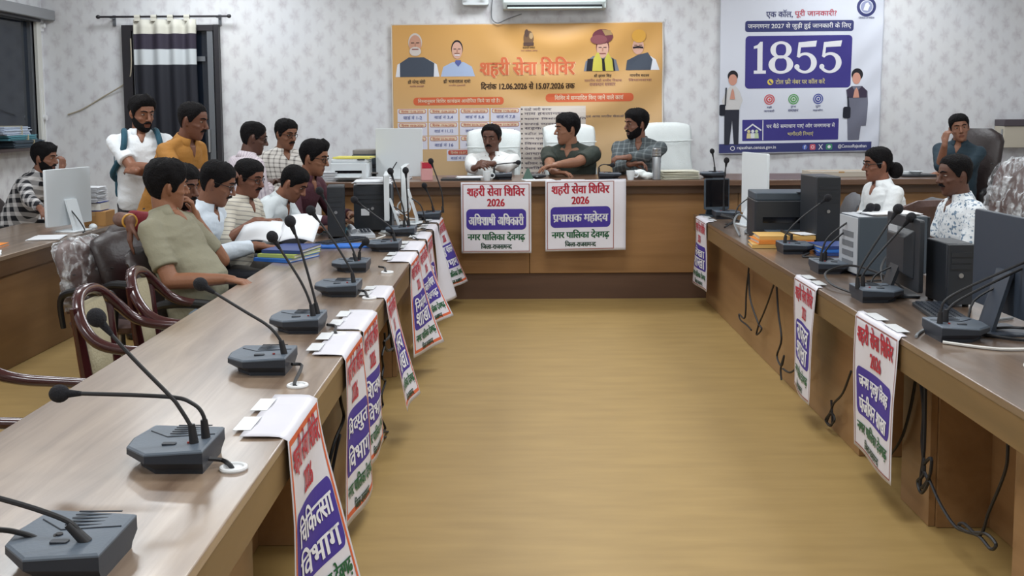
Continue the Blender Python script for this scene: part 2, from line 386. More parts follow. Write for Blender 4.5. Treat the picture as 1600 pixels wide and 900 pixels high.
def conference_desk(label, x_in, x_out, y0, y1, sgn, recess=()):
    """sgn: direction from the aisle edge to the seats"""
    t = thing('conference_desk', label, 'desk', (x_in, 0, 0))
    wdt = abs(x_out - x_in)
    obj('desk_top', MB().box((sgn * wdt / 2, (y0 + y1) / 2, 0.735), (wdt, y1 - y0, 0.03)), wood_top if sgn < 0 else wood_top_r, t, 0.004)
    obj('apron', MB().box((sgn * 0.018, (y0 + y1) / 2, 0.668), (0.03, y1 - y0 - 0.01, 0.104)), wood_apron, t)
    ys = sorted({y0 + 0.02, y1 - 0.02} | {q for r in recess for q in r})
    for a, b2 in zip(ys[:-1], ys[1:]):
        rec = any(r[0] <= a + 1e-6 and b2 <= r[1] + 1e-6 for r in recess)
        obj('front_panel', MB().box((sgn * (0.36 if rec else 0.125), (a + b2) / 2, 0.36), (0.025, b2 - a, 0.715)), wood_side, t)
    for q in ys: obj('side_panel', MB().box((sgn * (0.12 + wdt) / 2, q, 0.36), (wdt - 0.16, 0.03, 0.715)), wood_side, t)
    return t
conference_desk('long glossy wooden conference desk left of the aisle, hung with a row of camp banners', -0.65, -1.475, 0.9, 9.02, -1, ((2.9, 3.9), (5.42, 6.44)))
conference_desk('long wooden conference desk right of the aisle crowded with monitors and cables', 1.5, 2.32, 1.5, 9.02, 1, ((3.35, 4.05), (4.35, 4.9)))
t = thing('wall_desk', 'brown wooden desk along the left wall under the orange folder', 'desk', (-3.265, 0, 0))
obj('desk_top', MB().box((-0.4, 6.55, 0.735), (0.8, 4.1, 0.03)), wood_top, t, 0.004)
obj('apron', MB().box((-0.02, 6.55, 0.67), (0.03, 4.08, 0.1)), wood('dark_apron', (96, 70, 48), (112, 84, 58), 'Y', 0.4), t)
obj('front_panel', MB().box((-0.05, 6.55, 0.36), (0.03, 4.06, 0.715)), wood_side, t)
for yy in (4.52, 8.57): obj('side_panel', MB().box((-0.42, yy, 0.36), (0.72, 0.03, 0.715)), wood_side, t)
# ------------------------------------------------------------------ people
SKIN = {}
def skin(rgb):
    k = 'skin_%d_%d_%d' % rgb
    return mat(k, rgb, 0.5, bump=(90, 0.08), var=(14, 0.10), spec=0.35)
HEADR = [(-.120, .016, .070, -.040), (-.112, .032, .082, -.018), (-.095, .046, .089, .012), (-.070, .057, .090, .045), (-.045, .064, .088, .068), (-.015, .070, .085, .086),
         (.012, .073, .084, .096), (.038, .0755, .090, .102), (.065, .0755, .086, .102), (.090, .069, .071, .092), (.108, .053, .050, .072), (.119, .032, .028, .045), (.124, .010, .008, .016)]
def head_ring(z, w, f, b, n=28, k=1.0):
    out = []
    for i in range(n):
        a = 2 * math.pi * i / n; sx, cy = math.sin(a), math.cos(a)
        e = 0.88
        x = math.copysign(abs(sx) ** e, sx) * w * k; y = math.copysign(abs(cy) ** e, cy) * (f if cy > 0 else b) * k
        out.append((x, y, z))
    return out
def interp_head(z):
    R = HEADR
    if z <= R[0][0]: return R[0][1:]
    for a, c in zip(R[:-1], R[1:]):
        if a[0] <= z <= c[0]:
            t = (z - a[0]) / (c[0] - a[0]); return tuple(a[i] * (1 - t) + c[i] * t for i in (1, 2, 3))
    return R[-1][1:]
def basis(yaw, pitch=0, roll=0):
    """yaw 0 looks towards -y (the camera), 90 towards +x; pitch>0 looks down; roll>0 tilts to the person's right"""
    a, p, r = math.radians(yaw), math.radians(pitch), math.radians(roll)
    F0 = V((math.sin(a), -math.cos(a), 0)); R0 = F0.cross(V((0, 0, 1)))
    F = F0 * math.cos(p) - V((0, 0, 1)) * math.sin(p); U = R0.cross(F)
    R = R0 * math.cos(r) - U * math.sin(r); U = R.cross(F)
    return R, F, U
def add_head(mb, P):
    mb.loft([[P(*q) for q in head_ring(*r)] for r in HEADR])
    mb.caps(P(0, .085, .026), P(0, .112, -.020), .0085, .0125, 10)                     # nose
    for s in (-1, 1):
        mb.ell(P(s * .012, .099, -.026), (.0085,) * 3, n=8, m=6)
        mb.caps(P(s * .012, .087, .040), P(s * .046, .071, .043), .009, .007, 8)       # brow ridge
        mb.caps(P(s * .042, .062, -.02), P(s * .058, .035, -.015), .016, .012, 8)      # cheekbone
        c = [P(s * (.072 + .010 * math.sin(t * math.pi)), -.004 - .014 * math.sin(t * 2.6), -.030 + .064 * t) for t in (0, .25, .5, .75, 1)]
        mb.tube(c, [.008, .0085, .0095, .0105, .008], 8)
        mb.ell(P(s * .074, -.006, .004), (.010,) * 3, n=8, m=6)
    mb.caps(P(-.020, .083, -.056), P(.020, .083, -.056), .0075, .0075, 8)              # lips
    mb.caps(P(-.015, .083, -.067), P(.015, .083, -.067), .0078, .0078, 8)
    mb.ell(P(0, .076, -.100), (.016, .016, .013), n=10, m=6)                           # chin
def add_hand(mb, W, d, n, side, s=1.0, curl=25, spread=1.0):
    """palm and five fingers; d points along the palm, n out of the palm, side=+1 when the thumb lies on d x n"""
    d = d.normalized(); n = (n - d * n.dot(d)).normalized(); t = d.cross(n) * side
    q = lambda a, b, c: W + (d * a + t * b + n * c) * s
    for b in (-.027, -.009, .009, .027):
        mb.caps(q(.0, b * .6, 0), q(.088 - abs(b) * .25, b, .002), .0145 * s, .012 * s, 8)
    mb.caps(q(-.03, 0, 0), q(.02, 0, 0), .026 * s, .024 * s, 10)
    for i, (b, ln) in enumerate(((.030, .070), (.010, .080), (-.011, .074), (-.031, .058))):
        fan = b * 0.35 * spread; a = math.radians(curl + i * 4); base = q(.085 - abs(b) * .25, b, .0)
        d1 = d * math.cos(a) + n * math.sin(a) + t * fan * 3
        a2 = a + math.radians(curl * 1.3); d2 = d * math.cos(a2) + n * math.sin(a2) + t * fan * 2
        m1 = base + d1.normalized() * ln * .52 * s; m2 = m1 + d2.normalized() * ln * .52 * s
        mb.caps(base, m1, .0092 * s, .0085 * s, 8); mb.caps(m1, m2, .0085 * s, .0070 * s, 8)
    th = q(.018, .030, .004); t1 = th + (d * .75 + t * .75 + n * .35).normalized() * .042 * s; t2 = t1 + (d * .95 + t * .25 + n * .5).normalized() * .032 * s
    mb.caps(q(.0, .012, 0), th, .015 * s, .014 * s, 8); mb.caps(th, t1, .0125 * s, .0105 * s, 8); mb.caps(t1, t2, .0105 * s, .0085 * s, 8)
def ik(S, T, a, b, hint):
    d = T - S; L = min(d.length, (a + b) * 0.995); u = d.normalized()
    h = (hint - u * hint.dot(u)).normalized()
    x = (a * a - b * b + L * L) / (2 * L); y = math.sqrt(max(1e-6, a * a - x * x))
    return S + u * x + h * y, S + u * L
def oval(c, R, F, w, d, n=24, fo=0.0, e=0.85):
    out = []
    for i in range(n):
        a = 2 * math.pi * i / n; s, k = math.sin(a), math.cos(a)
        out.append(c + R * (math.copysign(abs(s) ** e, s) * w) + F * (fo + math.copysign(abs(k) ** e, k) * d))
    return out
PEOPLE = []
def person(label, head, face, body, lean=(5, 0), pz=None, floor=0.0, stand=False, scale=1.0, tone=(142, 98, 74), girth=1.0, belly=0.0,
           right=None, left=None, shirt=None, sleeve='short', collar=True, pants=(44, 46, 54), hair='short', hairc=(17, 15, 17),
           moustache=False, beard=False, glasses=False, bald=0.0, voxel=0.0062, tuck=False, knees=None, group=None):
    """head=(px,py,depth); face=(yaw,pitch,roll); right/left = dict(w=wrist, d=palm direction, n=palm normal, hint=elbow side)"""
    s = scale; Hc = at(*head); HR, HF, HU = basis(*face)
    BR, BF, _u = basis(body); Z = V((0, 0, 1))
    la, sa = math.radians(lean[0]), math.radians(lean[1])
    S = (Z * math.cos(la) + BF * math.sin(la) + BR * math.sin(sa)).normalized()
    SF = (BF - S * BF.dot(S)).normalized(); SR = SF.cross(S)
    N = Hc - (HU * 0.10 + S * 0.045) * s - HF * 0.02 * s
    L = 0.50 * s
    if pz is not None: L = min(0.66, max(0.38, (N.z - pz) / S.z))
    Pv = N - S * L
    root = thing('person', label, 'person', (Pv.x, Pv.y, floor), 0, group)
    O = V((Pv.x, Pv.y, floor))
    P = lambda x, y, z: Hc + (HR * x + HF * y + HU * z) * s
    T = lambda t, r=0.0, f=0.0: Pv + S * (L * t) + SR * r + SF * f
    g = girth * s
    prof = [(-.20, .09, .07, 0), (-.12, .150, .105, 0), (0, .165, .120, 0), (.14, .160, .122, .5), (.28, .155, .120, 1), (.44, .158, .116, .6), (.60, .166, .114, .1),
            (.76, .175, .110, 0), (.88, .160, .094, 0), (.95, .115, .078, 0), (1.02, .064, .062, 0)]
    def torso(mb, k, t0=-9, t1=9, grow=0.0):
        rg = [T(t) for t, *_ in prof]
        mb.loft([oval(T(t), SR, SF, (w * g) * k + grow, (d * g + belly * bl * .5) * k + grow, fo=belly * bl * .5) for t, w, d, bl in prof if t0 <= t <= t1])
    sk = MB(); add_head(sk, P)
    sk.caps(N - S * 0.03 * s, P(0, -.018, -.06), .060 * s * (0.5 + 0.5 * girth), .056 * s, 16)
    torso(sk, 0.93)
    sk.loft([oval(T(t), SR, SF, w * s, .02 * s, 12, f * g + .016) for t, w, f in ((1.0, .034, .044), (.95, .028, .062), (.90, .016, .077), (.86, .005, .080))])      # throat in the open collar
    sh = {}; arms = {}
    for side, spec in ((1, right), (-1, left)):
        Sh = T(.875, side * .176 * g, 0.0)
        if spec is None: spec = dict(w=T(.08, side * .16, .30) + V((0, 0, .02)))
        Wt = V(spec['w']); hint = V(spec.get('hint', tuple(SR * side * .6 - Z * .9 - SF * .35)))
        E, W = ik(Sh, Wt, .285 * s, .255 * s, hint)
        if 'e' in spec: E = Sh + (V(spec['e']) - Sh).normalized() * .285 * s; W = E + (Wt - E).normalized() * .255 * s
        arms[side] = (Sh, E, W)
        sk.caps(T(.86, side * .10 * g), Sh, .052 * s, .050 * s, 10); sk.caps(T(1.0, side * .03), Sh, .040 * s, .040 * s, 10)
        sk.caps(Sh, E, .054 * g, .041 * s, 12); sk.caps(E, E.lerp(W, .35), .041 * s, .041 * s, 12); sk.caps(E.lerp(W, .35), W, .041 * s, .027 * s, 12)
        d = V(spec['d']) if 'd' in spec else (W - E); nn = V(spec['n']) if 'n' in spec else V((0, 0, -1))
        d = d.normalized(); nn = nn - d * nn.dot(d)
        if nn.length < 1e-3: nn = d.orthogonal()
        # thumb on the inner side: for the right hand with palm down the thumb points to the person's left
        add_hand(sk, W + d * .02 * s, d, nn, spec.get('thumb', 1 if side == 1 else -1), s * .98, spec.get('curl', 22), spec.get('spread', 1))
    legs = {}
    for side in (1, -1):
        hip = T(-.05, side * .088 * g)
        if stand:
            kn = V((hip.x, hip.y, floor + .5 * (hip.z - floor))) + BF * .03; an = V((hip.x, hip.y, floor + .085)) + BR * side * .03
        else:
            kd = (knees or 0.42) * s
            kn = hip + BF * kd + BR * side * .07; kn.z = max(floor + .42 * s, min(hip.z, floor + 0.52 * s)); an = V((kn.x, kn.y, floor + .085)) + BF * -.02
        sk.caps(hip, kn, .082 * g, .058 * s, 12); sk.caps(kn, kn.lerp(an, .35), .056 * s, .054 * s, 12); sk.caps(kn.lerp(an, .35), an, .054 * s, .036 * s, 12)
        sk.caps(an, V((an.x, an.y, floor + .04)) + BF * .15, .036, .030, 10)
        legs[side] = (hip, kn, an)
    sk.v = [p - O for p in sk.v]
    me = remesh(sk, voxel, 3)
    # lips and eye hollows are a darker skin
    HcL = Hc - O
    base = skin(tone); lip = skin((int(tone[0] * .78), int(tone[1] * .66), int(tone[2] * .66)))
    idx = []
    for p in me.polygons:
        q = (p.center - HcL) / s; x, y, z = q.dot(HR), q.dot(HF), q.dot(HU)
        idx.append(1 if (y > .070 and abs(x) < .026 and -.074 < z < -.050 and abs(x) < .026 - abs(z + .062) * .9) else 0)
    me.polygons.foreach_set('material_index', idx)
    obj('body', me, [base, lip], root)
    loc = lambda mb: (setattr(mb, 'v', [p - O for p in mb.v]), mb)[1]
    # eyes
    for sd in (-1, 1):
        Rm = Matrix((HR, HF, HU)).transposed()
        e = MB().ell(P(sd * .031, .0715, .016), (.0150 * s, .0115 * s, .0058 * s), Rm, mi=0)
        e.ell(P(sd * .031, .0795, .0155), (.0066 * s, .0050 * s, .0056 * s), Rm, n=10, m=7, mi=1)
        obj('eye', loc(e), [mat('eye_white', (150, 136, 126), 0.5, spec=.2), mat('iris', (26, 18, 14), 0.2)], root)
    hm = mat('hair_%d_%d_%d' % hairc, hairc, 0.75, bump=(120, 0.6), var=(60, 0.4), spec=0.15)
    for sd in (-1, 1): obj('eyebrow', loc(MB().tube([P(sd * .012, .0965, .036), P(sd * .030, .0895, .043), P(sd * .052, .0725, .037)], [.003 * s, .0048 * s, .0025 * s], 6)), hm, root)
    # hair: a cap over the skull with its own hairline
    vol, front, back, side_l = {'short': (.010, .076, -.070, .0), 'full': (.017, .072, -.078, -.006), 'quiff': (.015, .080, -.068, .0), 'receding': (.011, .094, -.072, .004), 'bun': (.010, .078, -.085, -.01), 'crop': (.007, .080, -.062, .008)}[hair]
    front += bald
    def line(a):
        a = abs(a)
        pts = [(0, front), (35, front - .004), (55, front - .030), (70, .030 + side_l * .3), (80, side_l - .012), (92, side_l - .006), (100, .036), (112, .020), (124, -.030), (140, back), (180, back - .006)]
        for (a0, z0), (a1, z1) in zip(pts[:-1], pts[1:]):
            if a0 <= a <= a1: return z0 + (z1 - z0) * (a - a0) / (a1 - a0)
        return back
    nA, nZ = 56, 26; hv = []; hf = []
    rs = rnd.random() * 50
    for i in range(nA):
        a = 360 * i / nA; aa = a if a <= 180 else a - 360; z0 = line(aa)
        for k in range(nZ + 1):
            t = k / nZ; z = z0 + (.1235 - z0) * math.sin(t * math.pi / 2)
            w, f, b = interp_head(z)
            up = max(0, (z - .03) / .094)
            edge = min(1, t * 3.2) ** .9
            thick = vol * (0.05 + .95 * edge) * (1 + .25 * up) * (1 + .35 * noise.noise(V((math.sin(math.radians(a)) * 5 + rs, math.cos(math.radians(a)) * 5, z * 42))))
            if hair == 'quiff' and abs(aa) < 75: thick += .020 * up * edge * (1 - abs(aa) / 75)
            sx, cy = math.sin(math.radians(a)), math.cos(math.radians(a)); e = .88
            x = math.copysign(abs(sx) ** e, sx) * (w + thick * (1 - up * .35)); y = math.copysign(abs(cy) ** e, cy) * ((f if cy > 0 else b) + thick * (1 - up * .3))
            hv.append(P(x, y, z + thick * up * 1.0))
    for i in range(nA):
        j = (i + 1) % nA
        for k in range(nZ): hf.append((i * (nZ + 1) + k, j * (nZ + 1) + k, j * (nZ + 1) + k + 1, i * (nZ + 1) + k + 1))
    hf.append(tuple(i * (nZ + 1) + nZ for i in range(nA)))
    hb = MB().add(hv, hf)
    if hair == 'bun':
        hb.ell(P(0, -.135, -.055), (.052 * s, .052 * s, .060 * s), n=18, m=12); hb.ell(P(0, -.10, -.02), (.035 * s,) * 3)
    hm_o = obj('hair', loc(hb), hm, root, ang=80)
    sd_ = hm_o.modifiers.new('thick', 'SOLIDIFY'); sd_.thickness = .007 * s; sd_.offset = 0
    if moustache:
        mo = MB().tube([P(-.030, .083, -.053), P(-.014, .0965, -.042), P(0, .1005, -.0395), P(.014, .0965, -.042), P(.030, .083, -.053)], [.003 * s, .0075 * s, .0065 * s, .0075 * s, .003 * s], 8)
        obj('moustache', loc(mo), hm, root)
    if beard:
        bv = []; bf = []; m_ = 25
        for i in range(m_):
            aa = -100 + 200 * i / (m_ - 1); top = -.052 if abs(aa) < 40 else -.052 + (abs(aa) - 40) / 60 * .055
            if abs(aa) < 22: top = -.078
            for k in range(9):
                z = top + (-.119 - top) * k / 8; w, f, b = interp_head(z); a = math.radians(aa); sx, cy = math.sin(a), math.cos(a); e = .88; th = .0055 * min(1, .3 + k * .3)
                bv.append(P(math.copysign(abs(sx) ** e, sx) * (w + th), math.copysign(abs(cy) ** e, cy) * ((f if cy > 0 else b) + th), z))
        for i in range(m_ - 1):
            for k in range(8): bf.append((i * 9 + k, (i + 1) * 9 + k, (i + 1) * 9 + k + 1, i * 9 + k + 1))
        bo = obj('beard', loc(MB().add(bv, bf)), hm, root, ang=80); q = bo.modifiers.new('thick', 'SOLIDIFY'); q.thickness = .006
    if glasses:
        gm = mat('spectacle_frame', (28, 26, 28), 0.3); gl = MB()
        for sd in (-1, 1):
            pts = [P(sd * .032 + .021 * math.cos(t), .098 - .006 * abs(math.cos(t)) - (.008 if sd * math.cos(t) > .3 else 0), .012 + .0155 * math.sin(t)) for t in [2 * math.pi * k / 14 for k in range(15)]]
            gl.tube(pts, .0022 * s, 5, smooth=0)
            gl.tube([P(sd * .052, .090, .018), P(sd * .075, .05, .018), P(sd * .083, -.012, .016)], .0022 * s, 5, smooth=2)
        gl.tube([P(-.011, .100, .016), P(0, .103, .019), P(.011, .100, .016)], .0022 * s, 5)
        obj('glasses', loc(gl), gm, root)
    # shirt
    sm = shirt; sb = MB(); hem = -.02 if tuck else -.12
    torso(sb, 1.0, hem - .001, 0.96, .014)
    sb.loft([oval(T(.93), SR, SF, .12 * g + .014, .085 * g + .01), oval(T(.985), SR, SF, .074 * s + .008, .066 * s + .006)])
    for side in (1, -1):
        Sh, E, W = arms[side]
        sb.caps(T(.85, side * .08 * g), Sh, .066 * s, .060 * s, 12); sb.caps(T(.985, side * .045), Sh, .046 * s, .050 * s, 12)
        if sleeve == 'short':
            C = Sh.lerp(E, .74); sb.ell(Sh, (.060 * s,) * 3); sb.cone(Sh, C, .061 * g, .064 * s, 16)
        elif sleeve == 'rolled':
            C = E.lerp(W, .12); sb.caps(Sh, E, .062 * g, .056 * s, 14); sb.cone(E, C, .058 * s, .056 * s, 14)
        else:
            sb.caps(Sh, E, .062 * g, .055 * s, 14); sb.cone(E, E.lerp(W, .92), .057 * s, .042 * s, 14); sb.ell(E, (.058 * s,) * 3)
    so = obj('shirt', remesh(loc(sb), .0095, 3, .0045, 10, rs), sm, root)
    if collar:
        cb = MB(); rg = []
        for k in range(21):
            a = math.radians(-158 + 316 * k / 20); sx, cy = math.sin(a), -math.cos(a)
            lowp = 0.0
            rg.append((T(1.03, sx * .068 * s, cy * .062 * s) + S * .022 * s, T(.985, sx * .090 * s, cy * .084 * s) - S * (.012 if abs(a) < 2 else .030) * s))
        vs = [q for ab in rg for q in ab]; cb.add(vs, [(2 * k, 2 * k + 1, 2 * k + 3, 2 * k + 2) for k in range(20)])
        co = obj('collar', loc(cb), sm, root, ang=80); q = co.modifiers.new('thick', 'SOLIDIFY'); q.thickness = .007; q.offset = 0
    pb = MB(); pm = mat('trousers_%d_%d_%d' % pants, pants, 0.75, bump=(40, .2))
    torso(pb, 1.0, -.21, .15, .008)
    for side in (1, -1):
        hip, kn, an = legs[side]
        pb.caps(hip, kn, .094 * g, .072 * s, 14); pb.cone(kn, V((an.x, an.y, floor + .06)), .070 * s, .058 * s, 14); pb.ell(kn, (.072 * s,) * 3)
    obj('trousers', remesh(loc(pb), .013, 3, .005, 8, rs + 3), pm, root)
    for side in (1, -1):
        hip, kn, an = legs[side]
        f0 = V((an.x, an.y, floor)); sh = MB()
        rings = [oval(f0 + BF * y + V((0, 0, z)), BR, Z, w, h, 14) for y, z, w, h in ((-.07, .045, .022, .03), (-.05, .05, .038, .048), (.02, .052, .042, .05), (.10, .036, .047, .034), (.17, .03, .042, .028), (.20, .026, .022, .02))]
        sh.loft(rings); obj('shoe', loc(sh), mat('shoe_leather', (34, 28, 26), 0.4), root)
    PEOPLE.append((label, round(Pv.x, 2), round(Pv.y, 2), round(Pv.z, 2), round(L, 2)))
    root['seat_z'] = 0
    del root['seat_z']
    return dict(root=root, O=O, P=P, T=T, arms=arms, Pv=Pv, SF=SF, SR=SR, S=S, loc=loc, BF=BF, BR=BR, N=N, s=s)
def check_mat(name, base, line, pitch, wid=0.35, tilt=0.0, third=None):
    """woven check: two crossing sets of stripes in the cloth"""
    m = bpy.data.materials.new(name); m.use_nodes = True; nt = m.node_tree; b = nt.nodes['Principled BSDF']
    tc = nt.nodes.new('ShaderNodeTexCoord'); mp = nt.nodes.new('ShaderNodeMapping'); mp.inputs['Rotation'].default_value = (0.2, tilt, 0.35)
    nt.links.new(tc.outputs['Object'], mp.inputs['Vector']); sp = nt.nodes.new('ShaderNodeSeparateXYZ'); nt.links.new(mp.outputs[0], sp.inputs[0])
    acc = None
    for k in ((0, 2) if third is None else third):
        d = nt.nodes.new('ShaderNodeMath'); d.operation = 'DIVIDE'; d.inputs[1].default_value = pitch; nt.links.new(sp.outputs[k], d.inputs[0])
        f = nt.nodes.new('ShaderNodeMath'); f.operation = 'FRACT'; nt.links.new(d.outputs[0], f.inputs[0])
        g = nt.nodes.new('ShaderNodeMath'); g.operation = 'LESS_THAN'; g.inputs[1].default_value = wid; nt.links.new(f.outputs[0], g.inputs[0])
        if acc is None: acc = g
        else:
            h = nt.nodes.new('ShaderNodeMath'); h.operation = 'ADD'; nt.links.new(acc.outputs[0], h.inputs[0]); nt.links.new(g.outputs[0], h.inputs[1]); acc = h
    d = nt.nodes.new('ShaderNodeMath'); d.operation = 'DIVIDE'; d.inputs[1].default_value = 2.0 if third is None else float(len(third)); nt.links.new(acc.outputs[0], d.inputs[0])
    mx = nt.nodes.new('ShaderNodeMix'); mx.data_type = 'RGBA'; mx.inputs[6].default_value = lin(base) + (1,); mx.inputs[7].default_value = lin(line) + (1,)
    nt.links.new(d.outputs[0], mx.inputs[0]); nt.links.new(mx.outputs[2], b.inputs['Base Color']); b.inputs['Roughness'].default_value = 0.8
    MATS[name] = m
    return m
cloth = lambda n, c, v=0.05: mat(n, c, 0.8, bump=(60, .15), var=(9, v))
def blotch(name, base, spot, sc, thr):
    m = bpy.data.materials.new(name); m.use_nodes = True; nt = m.node_tree; b = nt.nodes['Principled BSDF']
    tc = nt.nodes.new('ShaderNodeTexCoord'); n = nt.nodes.new('ShaderNodeTexNoise'); n.inputs['Scale'].default_value = sc; n.inputs['Detail'].default_value = 2
    nt.links.new(tc.outputs['Object'], n.inputs['Vector'])
    r = nt.nodes.new('ShaderNodeValToRGB'); r.color_ramp.elements[0].position = thr; r.color_ramp.elements[0].color = lin(base) + (1,)
    r.color_ramp.elements[1].position = thr + .05; r.color_ramp.elements[1].color = lin(spot) + (1,)
    nt.links.new(n.outputs['Fac'], r.inputs[0]); nt.links.new(r.outputs[0], b.inputs['Base Color']); b.inputs['Roughness'].default_value = 0.8
    return m
p1 = person('person in black and white checked shirt leaning over the wall desk behind the white computer', (70, 248, 9.15), (88, 8, 0), 80, (30, 0), .56,
            tone=(128, 88, 70), shirt=check_mat('buffalo_check', (206, 204, 204), (24, 26, 34), .075, .55), sleeve='long', hair='full', moustache=True, beard=True,
            left=dict(w=at(104, 262, 8.75), d=(.1, .2, 1), n=(-1, .3, 0), curl=45), right=dict(w=at(70, 345, 8.5) + V((0, 0, .05))))
p2 = person('person standing with folded arms in white T-shirt and teal backpack', (222, 179, 7.75), (48, 12, 0), 25, (0, 0), None, stand=True,
            tone=(132, 90, 70), shirt=cloth('white_tee', (222, 226, 230)), sleeve='short', hair='quiff', moustache=True, beard=True, pants=(38, 36, 42), voxel=.0055,
            right=dict(w=at(247, 262, 7.44), d=(1, .1, .06), n=(0, -.3, -1), hint=(-.5, -.1, -1.3), curl=15), left=dict(w=at(213, 268, 7.47), d=(-.7, .5, .15), n=(.4, .5, -.6), hint=(.5, -.1, -1.2), curl=15))
p3 = person('person standing in ochre shirt bending towards the seated men with arm stretched out', (301, 190, 7.3), (84, 14, 0), 70, (24, 0), 0.93, stand=True,
            tone=(112, 74, 58), shirt=cloth('ochre_shirt', (158, 108, 42), .1), sleeve='rolled', hair='crop', bald=.01, moustache=True, pants=(58, 52, 50), voxel=.0058,
            right=dict(w=at(336, 264, 7.0), d=(1, -.1, -.05), n=(0, 0, -1)), left=dict(w=at(310, 300, 7.25)))
p4 = person('person in grey olive T-shirt leaning back in a dark chair nearest of the seated row', (261, 292, 5.72), (128, 6, 6), 78, (-20, 0), .57, belly=.07, girth=.98, scale=1.07,
            tone=(140, 96, 72), shirt=cloth('olive_tee', (136, 132, 112), .06), sleeve='short', collar=True, hair='full', pants=(150, 170, 190), voxel=.0055,
            right=dict(w=at(352, 436, 5.5), d=(1, -.15, -.12), n=(0, 0, -1), hint=(-.5, -.5, -.7)), left=dict(e=(-1.70, 6.0, .80), w=at(295, 325, 5.90), d=(-.2, -.1, 1), n=(-.9, -.3, 0), curl=30))
p5 = person('person in maroon shirt half hidden behind the man in olive, arm draped over his chair', (284, 294, 6.16), (70, 10, 0), 84, (8, 0), .57,
            tone=(104, 70, 56), shirt=cloth('maroon_tee', (128, 32, 44), .08), sleeve='short', collar=False, hair='full', beard=True, moustache=True, voxel=.0055,
            right=dict(w=at(204, 346, 5.55), d=(-.05, -.12, -1), n=(.8, .5, -.2), hint=(-1, -.2, .2), curl=10), left=None)
p6 = person('person in white long sleeved shirt bowed over files beside the man in olive', (339, 288, 6.72), (96, 22, 0), 82, (20, 0), .56, scale=1.10,
            tone=(126, 86, 66), shirt=cloth('white_shirt_a', (204, 214, 224), .05), sleeve='long', hair='short', glasses=True, moustache=True, pants=(50, 52, 60),
            right=dict(w=at(400, 384, 6.5), d=(1, .1, -.1), hint=(-.2, -.8, -.7)), left=dict(w=at(410, 365, 6.95)))
p7 = person('person in cream striped shirt and glasses reading papers behind the open white sheets', (389, 280, 7.18), (72, 14, 0), 75, (14, 0), .56,
            tone=(122, 80, 62), shirt=check_mat('cream_stripe', (206, 200, 186), (150, 146, 140), .03, .22, 0, (2,)), sleeve='rolled', hair='short', glasses=True, moustache=True, pants=(70, 66, 62), voxel=.0055,
            right=dict(w=at(400, 345, 6.95), d=(1, -.1, .05), hint=(-.5, -.6, -.6)), left=dict(w=at(425, 352, 7.3)))
p8 = person('person in white shirt bent low over open papers at the conference desk', (458, 288, 7.68), (84, 34, 0), 80, (34, 0), .56,
            tone=(140, 96, 76), shirt=cloth('white_shirt_b', (214, 222, 226), .04), sleeve='long', hair='short', pants=(60, 62, 70),
            right=dict(w=at(455, 362, 7.4) + V((0, 0, .03))), left=dict(w=at(500, 365, 7.65) + V((0, 0, .03))))
p9 = person('person in dark maroon shirt and glasses leaning on the desk behind the slim black computer', (491, 248, 8.2), (80, 14, 0), 70, (26, 0), .66, scale=1.06,
            tone=(134, 92, 70), shirt=cloth('wine_shirt', (74, 34, 46), .08), sleeve='long', hair='quiff', glasses=True, pants=(40, 40, 48),
            right=dict(w=at(520, 345, 7.95)), left=dict(w=at(548, 335, 8.25)))
p10 = person('person in pale pink striped shirt standing with back turned near the wall', (396, 217, 8.2), (112, 14, 0), 130, (12, 0), .86, stand=True,
             tone=(92, 64, 54), shirt=check_mat('pink_stripe', (216, 206, 212), (184, 170, 182), .022, .3, 0, (0,)), sleeve='long', hair='crop', glasses=True, pants=(62, 62, 72),
             right=dict(w=at(420, 290, 8.3)), left=dict(w=at(425, 285, 8.45)))
p11 = person('person in checked shirt and glasses standing beside the printers at the back', (447, 211, 8.95), (52, 12, 0), 40, (10, 0), .9, stand=True,
             tone=(126, 86, 66), shirt=check_mat('tattersall', (216, 212, 206), (104, 98, 96), .036, .26), sleeve='long', hair='short', glasses=True, moustache=True, pants=(64, 62, 60),
             right=dict(w=at(440, 300, 8.7)), left=dict(w=at(475, 290, 8.8)))
FD = 0.23
p12 = person('person in white kurta seated in the left towel covered chair at the head desk', (768, 218, 10.12), (-18, 6, 0), -4, (-3, 0), .80, floor=FD, girth=1.08, scale=1.06,
             tone=(98, 66, 54), shirt=cloth('white_kurta', (226, 228, 228), .03), sleeve='long', hair='receding', moustache=True, pants=(210, 212, 212), voxel=.0055,
             right=dict(w=at(741, 264, 9.55), d=(.5, -.5, .3), n=(.4, .5, -.7), hint=(-.7, .1, -1.2), curl=40), left=dict(w=at(770, 256, 9.6), d=(-.8, -.4, .15), n=(-.2, .4, -.8), hint=(.6, .1, -1.2), curl=35))
p13 = person('person in dark green polo shirt with crossed forearms on the head desk', (886, 203, 10.0), (-72, 6, 0), -22, (12, 0), .80, floor=FD, girth=1.16, scale=1.12,
             tone=(146, 104, 82), shirt=cloth('bottle_green_polo', (46, 54, 48), .08), sleeve='short', hair='full', pants=(50, 50, 58), voxel=.0055,
             right=dict(w=at(866, 270, 9.5), d=(.9, -.2, -.05), n=(0, 0, -1), hint=(-.5, -.2, -1.2), curl=20), left=dict(w=at(866, 259, 9.42), d=(-1, -.15, -.12), n=(0, 0, -1), hint=(.5, .1, -1.2), curl=18))
